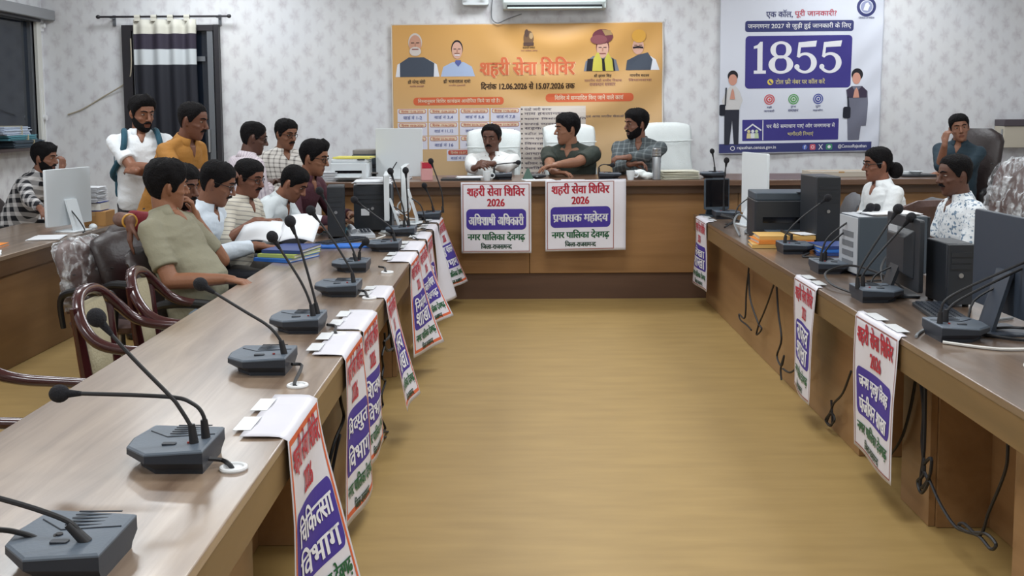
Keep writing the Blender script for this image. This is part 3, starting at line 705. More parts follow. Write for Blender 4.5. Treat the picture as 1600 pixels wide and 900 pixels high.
p14 = person('person in grey checked shirt with folded arms right of the man in green', (994, 195, 10.05), (-68, 6, 0), -12, (8, 0), .80, floor=FD, girth=1.04, scale=1.08,
             tone=(124, 86, 70), shirt=check_mat('slate_check', (72, 80, 84), (122, 130, 132), .05, .22), sleeve='long', hair='full', beard=True, moustache=True, pants=(46, 48, 56), voxel=.0055,
             right=dict(w=at(985, 256, 9.62), d=(1, -.1, .05), n=(0, -.3, -1), hint=(-.5, -.1, -1.2), curl=35), left=dict(w=at(978, 247, 9.55), d=(-1, 0, .0), n=(0, .3, -1), hint=(.5, -.1, -1.2), curl=35))
p15 = person('person in white shirt and glasses with dark hair in a bun', (1371, 258, 8.0), (-88, 6, 0), -80, (10, 0), .58,
             tone=(134, 90, 72), shirt=cloth('white_shirt_c', (226, 230, 232), .03), sleeve='long', hair='bun', glasses=True, pants=(54, 54, 62),
             right=dict(w=at(1330, 338, 8.1)), left=dict(w=at(1325, 345, 7.85)))
p16 = person('person in white shirt with blue flecks seated behind the large black monitor', (1492, 275, 6.4), (-86, 8, 0), -88, (10, 0), .58, scale=.98, girth=1.05,
             tone=(96, 66, 54), shirt=blotch('flecked_white', (222, 226, 230), (112, 134, 156), 55, .56), sleeve='short', hair='crop', moustache=True, bald=.01, pants=(50, 52, 62),
             right=None, left=None)
p17 = person('person in dark teal shirt resting cheek on hand behind the head desk', (1499, 201, 9.75), (-14, 4, 8), -36, (6, -4), .80, floor=FD,
             tone=(142, 100, 80), shirt=cloth('teal_shirt', (34, 54, 66), .08), sleeve='rolled', hair='short', pants=(46, 48, 56), voxel=.0055,
             right=dict(w=at(1476, 226, 9.5), d=(.15, .1, 1), n=(.9, .4, -.1), hint=(-.2, -.4, -1), curl=40), left=dict(w=at(1466, 272, 9.5)))
# backpack worn by the standing man
q = p2; O = q['O']; bk = cloth('teal_backpack', (28, 74, 92), .1)
bp = MB(); c = q['T'](.50, -.0, -.22)
R3 = Matrix((q['SR'], q['SF'], q['S'])).transposed()
bp.rbox(c, (.34, .17, .46), .06, 4, R3)
bo = thing('backpack', 'teal backpack on the back of the man in the white T-shirt', 'backpack', tuple(O))
obj('bag', remesh(q['loc'](bp), .012, 6, .004, 8), bk, bo)
for sd in (1, -1):
    st = MB(); pts = [q['T'](.93, sd * .10, -.15), q['T'](1.03, sd * .105, -.05), q['T'](1.03, sd * .112, .035), q['T'](.92, sd * .12, .118), q['T'](.76, sd * .135, .135), q['T'](.58, sd * .17, .10), q['T'](.42, sd * .20, .0), q['T'](.32, sd * .17, -.14)]
    vs = []
    from_pts = [V(p) for p in pts]
    st.tube(from_pts, .022, 8, smooth=5); obj('strap', q['loc'](st), bk, bo)
# bracelet on the draped arm
Sh, E, W = p5['arms'][1]; d = (W - E).normalized()
tag(obj('bracelet', MB().torus(W - d * .02, .036, .006, d), mat('bracelet_beads', (190, 140, 60), .4)), 'yellow bead bracelet on the wrist draped over the dark chair', 'bracelet')
for r in PEOPLE: print('PERSON', r)
# ------------------------------------------------------------------ chairs
leather_dark = mat('dark_brown_leather', (44, 34, 34), 0.45, bump=(30, .15)); leather_brown = mat('brown_leather', (96, 74, 70), 0.45, bump=(30, .15))
leather_grey = mat('grey_seat_cloth', (92, 92, 96), 0.6, bump=(30, .1)); black_plastic = mat('black_plastic', (24, 25, 28), 0.4)
wrap = mat('clear_plastic_wrap', (222, 226, 230), 0.14, bump=(26, 1.0), spec=1.0)
_n = wrap.node_tree; _t = _n.nodes.new('ShaderNodeTexCoord'); _m = _n.nodes.new('ShaderNodeMapping'); _m.inputs['Scale'].default_value = (1, 1, .35); _z = _n.nodes.new('ShaderNodeTexNoise')
_z.inputs['Scale'].default_value = 16; _z.inputs['Detail'].default_value = 5; _z.inputs['Distortion'].default_value = 1.2; _r = _n.nodes.new('ShaderNodeMapRange')
_r.inputs[1].default_value = .44; _r.inputs[2].default_value = .70; _r.inputs[3].default_value = .07; _r.inputs[4].default_value = .9  # streaks of opaque white paint in the highlights of the crinkled film
_n.links.new(_t.outputs['Object'], _m.inputs['Vector']); _n.links.new(_m.outputs[0], _z.inputs['Vector']); _n.links.new(_z.outputs['Fac'], _r.inputs[0]); _n.links.new(_r.outputs[0], _n.nodes['Principled BSDF'].inputs['Alpha'])
def office_chair(label, m, back_h=.62, width=.50, wrapped=False, group=None, arms=True, back_tilt=9):
    t = thing('office_chair', label, 'chair', group=group)
    w2 = width / 2
    R = Matrix.Identity(3)
    seat = MB(); rg = []
    for z, k in ((.40, .82), (.415, .96), (.445, 1.0), (.465, .95), (.472, .80)):
        rg.append([V((x * k, y * k, z)) for x, y in [(math.copysign(abs(math.sin(a)) ** .45, math.sin(a)) * w2, math.copysign(abs(math.cos(a)) ** .45, math.cos(a)) * .24) for a in [2 * math.pi * i / 28 for i in range(28)]]])
    seat.loft(rg); obj('seat', seat, m, t)
    bk = MB(); rg = []; n = 20; tn = math.tan(math.radians(back_tilt))
    for k in range(13):
        q = k / 12; z = .50 + back_h * q; y0 = .22 + tn * back_h * q + .03 * math.sin(q * math.pi * 1.3 + 2.6)
        ww = w2 * (.80 + .2 * math.sin(min(1, q * 1.6) * math.pi / 2)) * (1 if q < .82 else math.sqrt(max(.05, 1 - ((q - .82) / .2) ** 2)) * .96 + .04)
        th = .042 * (1 if 0 < q < 1 else .4)
        rg.append([V((math.copysign(abs(math.sin(a)) ** .5, math.sin(a)) * ww, y0 + math.copysign(abs(math.cos(a)) ** .7, math.cos(a)) * th - .03 * math.cos(math.sin(a) * 1.4), z)) for a in [2 * math.pi * i / n for i in range(n)]])
    bk.loft(rg); b = obj('backrest', bk, m, t)
    for zq in (.3, .55): obj('back_seam', MB().tube([(x, .165 + tn * back_h * zq + .03 * math.sin(zq * 4.1 + 2.6) + .0 - .0, .5 + back_h * zq) for x in (-w2 * .8, 0, w2 * .8)], .004, 6), black_plastic, b)
    if arms:
        for s in (-1, 1):
            ar = MB().tube([(s * (w2 + .02), .20, .43), (s * (w2 + .045), .19, .60), (s * (w2 + .045), .10, .66), (s * (w2 + .045), -.12, .665), (s * (w2 + .04), -.19, .63), (s * (w2 + .01), -.16, .43)], [.016, .018, .024, .026, .02, .016], 10)
            obj('armrest', ar, black_plastic, t)
    obj('column', MB().cone((0, 0, .10), (0, 0, .40), .03, .024).box((0, 0, .392), (.24, .2, .02)), mat('steel', (170, 172, 175), .3, .9), t)
    obj('back_bar', MB().tube([(0, .05, .395), (0, .24, .40), (0, .27, .56)], .022, 8), black_plastic, t)
    bs = MB()
    for i in range(5):
        a = 2 * math.pi * i / 5 + .3; d = V((math.cos(a), math.sin(a), 0))
        bs.tube([V((0, 0, .11)), d * .15 + V((0, 0, .10)), d * .29 + V((0, 0, .065))], [.03, .022, .016], 8)
    obj('star_base', bs, black_plastic, t)
    for i in range(5):
        a = 2 * math.pi * i / 5 + .3; d = V((math.cos(a), math.sin(a), 0)) * .29; p = V((-math.sin(a), math.cos(a), 0))
        obj('caster', MB().cone(d + p * .022 + V((0, 0, .028)), d - p * .022 + V((0, 0, .028)), .028, .028, 14), black_plastic, t)
    if wrapped:
        wv = MB()
        rg2 = [[V((p.x * 1.07 + .012 * math.sin(i * 2.3 + k), p.y + (p.y - (.22 + tn * back_h * k / 12)) * .35 + .012 * math.sin(i * 1.7 + k * 2.1), p.z * 1.012 + .004)) for i, p in enumerate(r)] for k, r in enumerate(rg)]
        wv.loft(rg2); obj('plastic_wrap', remesh(wv, .016, 1, .012, 13, 2.0), wrap, t)
    return t
def seat_for(p, yaw, proto, label, back=.04, group=None, first=False, dz=0):
    a = math.radians(yaw); f = V((math.sin(a), -math.cos(a), 0)); q = p['Pv'] - f * back
    return dup(proto, (q.x, q.y, dz), yaw, label, group)
oc = office_chair('dark brown office chair with tall slanting back under the man in olive', leather_dark, .43, .48, back_tilt=19)
q = p4['Pv']; oc.location = (q.x + .06, q.y - .02, 0); oc.rotation_euler = (0, 0, math.radians(80))
for p, yw, lb in ((p5, 60, 'dark office chair of the man in maroon, hidden behind the man in olive'), (p6, 84, 'dark office chair under the man in white bowed over files'),
                  (p7, 76, 'dark office chair under the man in the cream striped shirt'), (p8, 80, 'dark office chair under the man bent low over papers'),
                  (p9, 72, 'dark office chair under the man in wine coloured shirt'), (p1, 80, 'dark office chair under the man in black and white checks')):
    seat_for(p, yw, oc, lb, -.10 if p is p1 else .04)
gc = office_chair('grey office chair under the person with the hair bun', leather_grey, .46, .48)
q = p15['Pv']; gc.location = (q.x + .08, q.y, 0); gc.rotation_euler = (0, 0, math.radians(-82))
bc = office_chair('brown leather office chair under the man in the flecked shirt', leather_brown, .44, .52)
q = p16['Pv']; bc.location = (q.x + .08, q.y, 0); bc.rotation_euler = (0, 0, math.radians(-86))
bt = office_chair('dark brown high backed office chair under the man in teal', leather_dark, .72, .52)
q = p17['Pv']; bt.location = (q.x + .06, q.y + .05, FD); bt.rotation_euler = (0, 0, math.radians(-50))
g2 = dup(gc, tuple(onz(1328, 505, 0.0)), 0, 'grey office chair standing empty beside the person with the bun'); g2.location = (2.46, 8.62, 0); g2.rotation_euler = (0, 0, math.radians(-100))
b2 = dup(bc, (2.68, 7.30, 0), -165, 'empty brown leather chair between the bun haired person and the flecked shirt'); b2.scale = (1, 1, 1.1)
wc = office_chair('brown office chair still in clear plastic, behind the wooden armchairs on the left', leather_brown, .44, .44, wrapped=True)
wc.scale = (1, 1, .96); wc.location = (-2.36, 6.15, 0); wc.rotation_euler = (0, 0, math.radians(70))
w2 = office_chair('tall brown chair in crinkled plastic at the right edge of the picture', leather_brown, .74, .50, wrapped=True); w2.location = (3.66, 8.2, 0); w2.rotation_euler = (0, 0, math.radians(-70))
w3 = dup(wc, (4.35, 8.95, 0), -55, 'brown chair in plastic close behind the man in teal')
w4 = dup(wc, (2.95, 5.55, 0), -90, 'brown chair in plastic, low behind the large black monitor')
# towel covered chairs at the head desk
def towel_chair(x, y, rz, lab_c, lab_t, h=.80, proto=None):
    ch = office_chair(lab_c, mat('cream_leather', (205, 205, 200), .5), h, .48, group=None) if proto is None else dup(proto, (0, 0, 0), 0, lab_c)
    ch.location = (x, y, FD); ch.rotation_euler = (0, 0, math.radians(rz))
    tw = thing('towel', lab_t, 'towel', (x, y, FD), rz)
    tn = math.tan(math.radians(9)); rings = []; vs = []; fs = []; n = 22; m = 26
    prof = []
    for k in range(m + 1):
        t = k / m; s = -0.70 + 1.48 * t           # from front hem over the top to rear hem
        if s < 0: prof.append((-1, .5 + h + .012 + s * .95))
        elif s < .12: prof.append((math.cos(math.pi * (1 - s / .12)) * 1, .5 + h + .012 + .03 * math.sin(math.pi * s / .12)))
        else: prof.append((1, .5 + h + .012 - (s - .12) * .95))
    for k, (sd, z) in enumerate(prof):
        q = (min(z, .5 + h) - .5) / h; yb = .20 + tn * h * q + .03 * math.sin(q * math.pi * 1.3 + 2.6)
        for i in range(n + 1):
            u = -1 + 2 * i / n; ed = abs(u) ** 6
            ww = .262 + .010 * math.sin(k * .7) * ed
            droop = -.035 * abs(u) ** 4 if abs(sd) < .999 or z > .5 + h - .1 else 0
            bulge = .018 if z > .5 + h - .14 else 0
            vs.append((u * ww, yb + sd * (.068 + bulge - .03 * ed) - .03 * math.cos(u * 1.4) * (.5) + .006 * math.sin(u * 9 + k * .6) + .004 * math.sin(k * 1.3), z + droop))
    for k in range(m):
        for i in range(n): fs.append((k * (n + 1) + i, k * (n + 1) + i + 1, (k + 1) * (n + 1) + i + 1, (k + 1) * (n + 1) + i))
    o = obj('towel_cloth', MB().add(vs, fs), mat('white_towel', (226, 232, 232), .9, bump=(160, .25)), tw, ang=60)
    sl = o.modifiers.new('thick', 'SOLIDIFY'); sl.thickness = .008
    hem = MB().tube([(-.26, -.0 + .20 + tn * h * .82 - .115, .5 + h - .145), (0, .20 + tn * h * .82 - .128, .5 + h - .150), (.26, .20 + tn * h * .82 - .112, .5 + h - .143)], .006, 6)
    obj('towel_hem', hem, MATS['white_towel'], tw)
    return ch
tc0 = towel_chair(-.255, 10.30, -3, 'cream office chair under the man in the white kurta', 'white towel draped over the chair behind the man in kurta', .70)
towel_chair(.575, 10.45, 12, 'cream office chair between the man in green and the man in grey checks', 'white towel draped over the chair between the green and grey checked shirts', .74)
towel_chair(1.52, 10.40, 8, 'cream office chair standing empty behind the steel flask', 'white towel with folded upper hem, on the empty chair behind the steel flask', .75)
for pp, nm in ((p13, 'cream office chair hidden beneath the man in green'), (p14, 'cream office chair hidden beneath the man in grey checks')):
    pass
# carved wooden armchairs
rose = mat('polished_rosewood', (58, 22, 26), .22, coat=.6, var=(20, .25)); cream_cloth = mat('cream_upholstery', (176, 166, 138), .85, bump=(80, .3), var=(12, .08))
def armchair(label):
    t = thing('wooden_armchair', label, 'chair', group=None)
    half = [(-.265, -.27, .705), (-.275, -.10, .712), (-.28, .06, .722), (-.272, .17, .755), (-.235, .245, .835), (-.15, .29, .915), (-.06, .305, .945)]
    pts = half + [(-x, y, z) for x, y, z in half[::-1]]
    rr = [.020, .021, .023, .026, .027, .026, .026]; obj('arm_rail', MB().tube(pts, rr + rr[::-1], 12), rose, t)
    for s in (-1, 1):
        obj('arm_scroll', MB().ell((s * .265, -.285, .700), (.030, .034, .030)).ell((s * .265, -.30, .688), (.022, .022, .022)), rose, t)
        obj('arm_support', MB().tube([(s * .265, -.20, .70), (s * .285, -.17, .60), (s * .255, -.19, .46)], [.018, .022, .018], 10), rose, t)
        obj('leg', MB().tube([(s * .235, -.225, .43), (s * .24, -.235, .25), (s * .235, -.225, .0)], [.030, .024, .016], 10), rose, t)
        obj('leg', MB().tube([(s * .215, .285, .90), (s * .19, .262, .66), (s * .195, .235, .43), (s * .20, .27, .20), (s * .205, .31, .0)], [.020, .026, .030, .024, .018], 10), rose, t)
    cv = MB()
    for i in range(26):
        u = .20 + .60 * i / 25; k = u * 13; a = int(k); f = k - a; A = V(pts[min(a, 13)]); B = V(pts[min(a + 1, 13)]); p = A.lerp(B, f)
        cv.ell(p + V((0, .018, .012)), (.014, .014, .014), n=8, m=6)
    obj('carving', cv, rose, t)
    rails = MB(); rails.box((0, -.235, .40), (.45, .03, .07)).box((0, .25, .40), (.38, .03, .07))
    for s in (-1, 1): rails.box((s * .225, .0, .40), (.03, .46, .07))
    obj('seat_rail', rails, rose, t)
    seat = MB(); rg = []
    for z, k in ((.425, 1), (.455, 1.02), (.475, .95), (.482, .75)):
        rg.append([V((math.copysign(abs(math.sin(a)) ** .4, math.sin(a)) * .235 * k, math.copysign(abs(math.cos(a)) ** .4, math.cos(a)) * .245 * k, z)) for a in [2 * math.pi * i / 28 for i in range(28)]])
    seat.loft(rg); obj('seat', seat, cream_cloth, t)
    pad = MB(); rg = []
    for k in range(10):
        q = k / 9; z = .49 + .405 * q; w = .125 + .055 * q if q < .85 else .172 - (q - .85) * .22; y = .245 + .05 * q
        rg.append([V((math.copysign(abs(math.sin(a)) ** .4, math.sin(a)) * w, y + math.copysign(abs(math.cos(a)) ** .7, math.cos(a)) * .024, z)) for a in [2 * math.pi * i / 20 for i in range(20)]])
    pad.loft(rg); obj('back_pad', pad, cream_cloth, t)
    return t
ac = armchair('nearer carved wooden armchair with cream back pad in front of the plastic wrapped chair')
ac.location = (-1.60, 4.55, 0.0); ac.rotation_euler = (0, 0, math.radians(92)); ac.scale = (.93, .93, .93)
dup(ac, (-1.58, 5.10, 0.0), 97, 'farther carved wooden armchair with cream back pad beside the dark office chair')
dup(ac, (-1.78, 3.55, 0.0), 90, 'wooden armchair cut by the left edge with only its arms showing')
# ------------------------------------------------------------------ printed sheets and lettering
_GL = {}
def glyphs(s, bold=0.0, res=3):
    """flat outline mesh of a run of letters at size 1"""
    k = (s, bold)
    if k in _GL: return _GL[k]
    c = bpy.data.curves.new('run', 'FONT'); c.body = s; c.size = 1; c.offset = bold; c.resolution_u = res; c.fill_mode = 'FRONT'
    o = bpy.data.objects.new('run', c); COL.objects.link(o)
    dg = bpy.context.evaluated_depsgraph_get(); dg.update()
    me = bpy.data.meshes.new_from_object(o.evaluated_get(dg))
    vs = [(v.co.x, v.co.y) for v in me.vertices]; fs = [tuple(p.vertices) for p in me.polygons]
    bpy.data.objects.remove(o); bpy.data.curves.remove(c); bpy.data.meshes.remove(me)
    _GL[k] = (vs, fs); return _GL[k]
CONS = set(chr(c) for c in range(0x915, 0x93A)); VIR = '\u094d'; NUK = '\u093c'
def shape(s):
    """order the Devanagari signs as they are written; returns pieces (kind, text)"""
    cl = []; i = 0
    while i < len(s):
        if s[i] in CONS:
            j = i; seq = []
            while True:
                c = s[j]; j += 1
                if j < len(s) and s[j] == NUK: c += NUK; j += 1
                seq.append(c)
                if j + 1 < len(s) and s[j] == VIR and s[j + 1] in CONS: j += 1; continue
                if j < len(s) and s[j] == VIR: seq[-1] += VIR; j += 1
                break
            ma = ''
            while j < len(s) and 0x900 <= ord(s[j]) <= 0x94C and s[j] not in CONS and not (0x904 <= ord(s[j]) <= 0x914): ma += s[j]; j += 1
            cl.append((seq, ma)); i = j
        else: cl.append(([s[i]], '')); i += 1
    out = []
    def put(k, t):
        if k == 'run' and out and out[-1][0] == 'run': out[-1] = ('run', out[-1][1] + t)
        else: out.append((k, t))
    for seq, ma in cl:
        reph = len(seq) > 1 and seq[0] == 'र'
        if reph: seq = seq[1:]
        rak = len(seq) > 1 and seq[-1] == 'र'
        if rak: seq = seq[:-1]
        if 'ि' in ma: put('run', 'ि'); ma = ma.replace('ि', '')
        for h in seq[:-1]: out.append(('half', h))
        if rak or reph: out.append(('rak' if rak else 'reph', seq[-1])); 
        else: put('run', seq[-1])
        if ma: put('run', ma) if not (rak or reph) else out.append(('tail', ma))
    return out
def dtext(s, bold=0.0):
    vs, fs = [], []; x = 0.0
    for kind, t in shape(s):
        if kind == 'run':
            n0 = len(t) - len(t.lstrip(' ')); x += .26 * n0
            body = t.strip(' ')
            if not body: continue
            g, f = glyphs(body, bold); 
        else: g, f = glyphs(t, bold)
        if not g: continue
        mx = max(p[0] for p in g); mn = min(p[0] for p in g)
        if kind == 'half':
            bm = bmesh.new(); bv = [bm.verts.new((a, b, 0)) for a, b in g]
            for q in f:
                try: bm.faces.new([bv[i] for i in q])
                except ValueError: pass
            cut = mx * .70
            bmesh.ops.bisect_plane(bm, geom=bm.verts[:] + bm.edges[:] + bm.faces[:], plane_co=(cut, 0, 0), plane_no=(1, 0, 0), clear_outer=True)
            bm.verts.index_update(); g = [(v.co.x, v.co.y) for v in bm.verts]; f = [tuple(v.index for v in q.verts) for q in bm.faces]; bm.free(); mx = cut
        if kind == 'tail' and mn < -.05 and mx < .1: mx = 0
        o = len(vs); vs += [(a + x, b) for a, b in g]; fs += [tuple(i + o for i in q) for q in f]
        if kind == 'rak':
            o = len(vs); vs += [(x + mx * .18, .02), (x + mx * .18, -.06), (x + mx * .72, .14), (x + mx * .72, .23)]; fs.append((o, o + 1, o + 2, o + 3))
        if kind == 'reph':
            o = len(vs); vs += [(x + mx * .72, .62), (x + mx * .80, .62), (x + mx * 1.0, .80), (x + mx * .8, .92), (x + mx * .78, .86), (x + mx * .9, .79)]; fs += [(o, o + 1, o + 2, o + 5), (o + 5, o + 2, o + 3, o + 4)]
        x += max(0, mx)
        if kind == 'run': x += .26 * (len(t) - len(t.rstrip(' '))) if t.strip(' ') else 0
    return vs, fs
class Print:
    """flat printing in sheet units (x right, y down); each call is one ink layer above the sheet"""
    def __init__(s): s.items = []; s.lay = 0
    def poly(s, pts, m, lay=1): s.items.append(([tuple(p) for p in pts], [tuple(range(len(pts)))], m, lay)); return s
    def rect(s, x0, y0, x1, y1, m, lay=1): return s.poly([(x0, y0), (x1, y0), (x1, y1), (x0, y1)], m, lay)
    def rr(s, x0, y0, x1, y1, r, m, lay=1):
        pts = []
        for cx, cy, a0 in ((x1 - r, y1 - r, 0), (x0 + r, y1 - r, 90), (x0 + r, y0 + r, 180), (x1 - r, y0 + r, 270)):
            for k in range(6): a = math.radians(a0 + 18 * k); pts.append((cx + r * math.cos(a), cy + r * math.sin(a)))
        return s.poly(pts, m, lay)
    def ell(s, cx, cy, rx, ry, m, lay=1, n=24, a0=0, a1=360):
        return s.poly([(cx + rx * math.cos(math.radians(a0 + (a1 - a0) * k / n)), cy + ry * math.sin(math.radians(a0 + (a1 - a0) * k / n))) for k in range(n + (0 if a1 - a0 >= 360 else 1))], m, lay)
    def frame(s, x0, y0, x1, y1, w, m, lay=1):
        return s.rect(x0, y0, x1, y0 + w, m, lay).rect(x0, y1 - w, x1, y1, m, lay).rect(x0, y0 + w, x0 + w, y1 - w, m, lay).rect(x1 - w, y0 + w, x1, y1 - w, m, lay)
    def ring(s, cx, cy, r, w, m, lay=1, n=28):
        for k in range(n):
            a, b = 2 * math.pi * k / n, 2 * math.pi * (k + 1) / n
            s.poly([(cx + q * math.cos(t), cy + q * math.sin(t)) for q, t in ((r, a), (r, b), (r - w, b), (r - w, a))], m, lay)
        return s
    def txt(s, t, x0, y0, x1, y1, m, lay=3, bold=.010, hv=0):
        vs, fs = dtext(t, bold)
        if not vs: return s
        a0, a1 = min(v[0] for v in vs), max(v[0] for v in vs); b0, b1 = min(v[1] for v in vs), max(v[1] for v in vs)
        for dx in ((0,) if not hv else (-hv, 0, hv)):
            s.items.append(([(x0 + dx + (a - a0) / (a1 - a0) * (x1 - x0), y1 - (b - b0) / (b1 - b0) * (y1 - y0)) for a, b in vs], fs, m, lay))
        return s
    def build(s, name, fn, parent, step):
        """fn(x, y, lift) -> point of the sheet"""
        mats = []; bm = bmesh.new()
        for vs, fs, m, lay in s.items:
            if m not in mats: mats.append(m)
            bv = [bm.verts.new((a, b, lay)) for a, b in vs]
            for q in fs:
                try: f = bm.faces.new([bv[i] for i in q]); f.material_index = mats.index(m)
                except ValueError: pass
        xs = [v.co.x for v in bm.verts]; ys = [v.co.y for v in bm.verts]
        for lo, hi, no in ((min(xs), max(xs), (1, 0, 0)), (min(ys), max(ys), (0, 1, 0))):
            k = math.floor(lo / step) + 1
            while k * step < hi:
                co = (k * step, 0, 0) if no[0] else (0, k * step, 0)
                bmesh.ops.bisect_plane(bm, geom=bm.verts[:] + bm.edges[:] + bm.faces[:], plane_co=co, plane_no=no); k += 1
        for v in bm.verts: v.co = fn(v.co.x, v.co.y, v.co.z)
        me = bpy.data.meshes.new(name); bm.to_mesh(me); bm.free()
        o = bpy.data.objects.new(name, me); COL.objects.link(o); o.parent = parent
        for m in mats: me.materials.append(m)
        return o
ink = lambda n, c: mat('ink_' + n, c, .55, spec=.3)
I_red = ink('red', (178, 44, 62)); I_pur = ink('purple', (66, 52, 142)); I_white = ink('white', (226, 226, 232)); I_green = ink('green', (34, 92, 58)); I_dgreen = ink('deep_green', (30, 66, 50))
I_br = ink('brown_line', (150, 104, 98)); I_or = ink('orange', (206, 98, 62)); I_blk = ink('black', (34, 32, 40)); I_gold = ink('gold', (214, 164, 88)); I_cream = ink('cream', (224, 206, 180))
flex = mat('white_flex_sheet', (214, 212, 220), .4, bump=(7, .2)); tape = mat('clear_tape', (228, 230, 232), .2)
def sheet(name, fn, x0, y0, x1, y1, nx, ny, m, parent, thick=.0009):
    vs = []; fs = []
    for j in range(ny + 1):
        for i in range(nx + 1): vs.append(fn(x0 + (x1 - x0) * i / nx, y0 + (y1 - y0) * j / ny, 0))
    for j in range(ny):
        for i in range(nx): a = j * (nx + 1) + i; fs.append((a, a + 1, a + nx + 2, a + nx + 1))
    o = obj(name, MB().add(vs, fs), m, parent, ang=80)
    q = o.modifiers.new('thick', 'SOLIDIFY'); q.thickness = thick; q.offset = 0
    return o
def camp_print(lines, w=110, h=112, band=None, note=('नगर पालिका देवगढ़', 'जिला-राजसमन्द')):
    p = Print(); p.frame(2.5, 2.5, w - 2.5, h - 2.5, 1.3, I_br, 1) if band is None else p.frame(3.5, 2.5, w - 3.5, h - 4, 3.4, band, 1)
    p.txt('शहरी सेवा शिविर', 10, 4.5, w - 10, 24, I_red, hv=.55).txt('2026', w * .375, 26, w * .62, 38, I_red, hv=.5)
    dy = 7 if len(lines) > 1 else 0
    p.rr(8, 42, w - 8, 75 + dy, 7, I_pur, 1)
    if len(lines) == 1: p.txt(lines[0], 12, 49, w - 12, 68, I_white, hv=.5)
    else:
        for k, t in enumerate(lines): p.txt(t, 15, 45 + 18 * k, w - 15, 61 + 18 * k, I_white, hv=.6)
    p.txt(note[0], 10, 78 + dy, w - 10, 94 + dy * .6, I_green, hv=.5).txt(note[1], w * .28, 95.5 + dy * .5, w * .72, 105.5 + dy * .3, I_dgreen, hv=.35)
    return p
def head_banner(label, px, py, wpx, lines, extra=0, skew=0):
    o = at(px, py, HY - .012); sc = 1 / (FPX / HY)
    t = thing('banner', label, 'banner', tuple(o))
    fn = lambda x, y, l: V((x * sc, -.002 - .0008 * l - .006 * math.sin(y * .05) * (1 + .4 * math.sin(x * .07)), -(y + skew * x) * sc))
    sheet('sheet', fn, 0, 0, 110 + extra, 112, 22, 22, flex, t)
    camp_print(lines).build('printing', fn, t, 6)
    return t
b = head_banner('white camp banner on the head desk in front of the man in kurta', 720, 285, 110, ['अधिशाषी अधिकारी'], 0, .0)
b.scale = (1, 1, 1)
head_banner('white camp banner with wide blank right margin on the head desk front', 852, 282, 110, ['प्रशासक महोदय'], 16, -.015)
def edge_banner(label, x_edge, sgn, y_start, width, height, lines, sway=(.02, .02), lie=.10, text=True, rng=0, tw=0, kind=None):
    """sheet taped on the table top and hanging over the aisle edge; sgn=+1 on the left desk (faces +x)"""
    t = thing('banner', label, 'banner', (x_edge, y_start, .75))
    sx, sy = width / 110, height / 112
    def fn(x, y, l):
        u = x / 110
        Yv = (x * sx) * (1 if sgn > 0 else -1)
        d = y * sy; lift = .0012 * l
        if d < 0: return V((sgn * (.006 + d), Yv, .004 + lift + .004 * abs(math.sin(u * 7 + rng)) * min(1, -d * 20)))
        out = .009 + (sway[0] + (sway[1] - sway[0]) * u) * (d / .6) ** 1.3 + .010 * math.sin(u * 5 + rng + d * 4) * min(1, d * 4)
        Yv += tw * d * (1 if sgn > 0 else -1)
        return V((sgn * (out + lift), Yv, .002 - d))
    lo = -lie / sy
    sheet('sheet', fn, 0, lo, 110, 112, 14, 28, flex, t)
    if text: camp_print(lines, band=I_or if sgn > 0 else None).build('printing', fn, t, 7)
    for k in range(2):
        a = fn(30 + 50 * k, lo * .98, 2)
        obj('tape', MB().box(a + V((-sgn * .01, 0, .002)), (.05, width * .3, .001)), tape, t)
    return t
DL, DR = -.65, 1.5
edge_banner('camp banner nearest the camera on the left desk, purple box with two lines', DL, 1, 2.84, .43, .64, ['चिकित्सा', 'विभाग'], (.01, .12), .13, rng=1)
edge_banner('camp banner second from the camera on the left desk edge', DL, 1, 3.82, .42, .66, ['विद्युत', 'विभाग'], (.0, .03), .12, rng=2)
edge_banner('camp banner third from the camera on the left desk, overlapping the second', DL, 1, 4.28, .42, .60, ['शिक्षा', 'विभाग'], (.0, .03), .12, rng=3.5)
edge_banner('narrow camp banner swinging outward alone in the middle of the left desk', DL, 1, 5.02, .34, .56, ['राजस्व', 'शाखा'], (.10, .13), .10, rng=.4)
edge_banner('camp banner with brown line border fifth from the camera on the left desk', DL, 1, 6.22, .45, .58, ['निर्माण', 'शाखा'], (.0, .17), .14, rng=5)
edge_banner('camp banner sixth from the camera, its edge fanned out behind the fifth', DL, 1, 6.75, .48, .52, ['जल विभाग', 'देवगढ़'], (.02, .22), .12, rng=6)
edge_banner('camp banner seventh from the camera, near the far end of the left desk', DL, 1, 7.35, .42, .56, ['कृषि', 'विभाग'], (.02, .06), .10, rng=7)
edge_banner('crumpled camp banner showing its blank back near the far left desk end', DL, 1, 7.95, .36, .58, ['खाद्य', 'विभाग'], (.05, .15), .08, text=False, rng=8)
edge_banner('twisted camp banner at the far end of the left desk', DL, 1, 8.45, .45, .55, ['पशु पालन', 'विभाग'], (.05, .24), .08, rng=9)
edge_banner('camp banner nearest the camera on the right desk edge', DR, -1, 4.62, .53, .60, ['जन्म मृत्यु/ विवाह', 'पंजीयन शाखा'], (.0, .01), .03, rng=1.5)
edge_banner('camp banner second from the camera on the right desk edge', DR, -1, 5.66, .42, .60, ['राजस्व', 'शाखा'], (-.0, .03), .03, rng=2.5)
edge_banner('narrow camp banner at the far end of the right desk', DR, -1, 8.85, .50, .56, ['लेखा', 'शाखा'], (.02, .0), .06, rng=4.5)
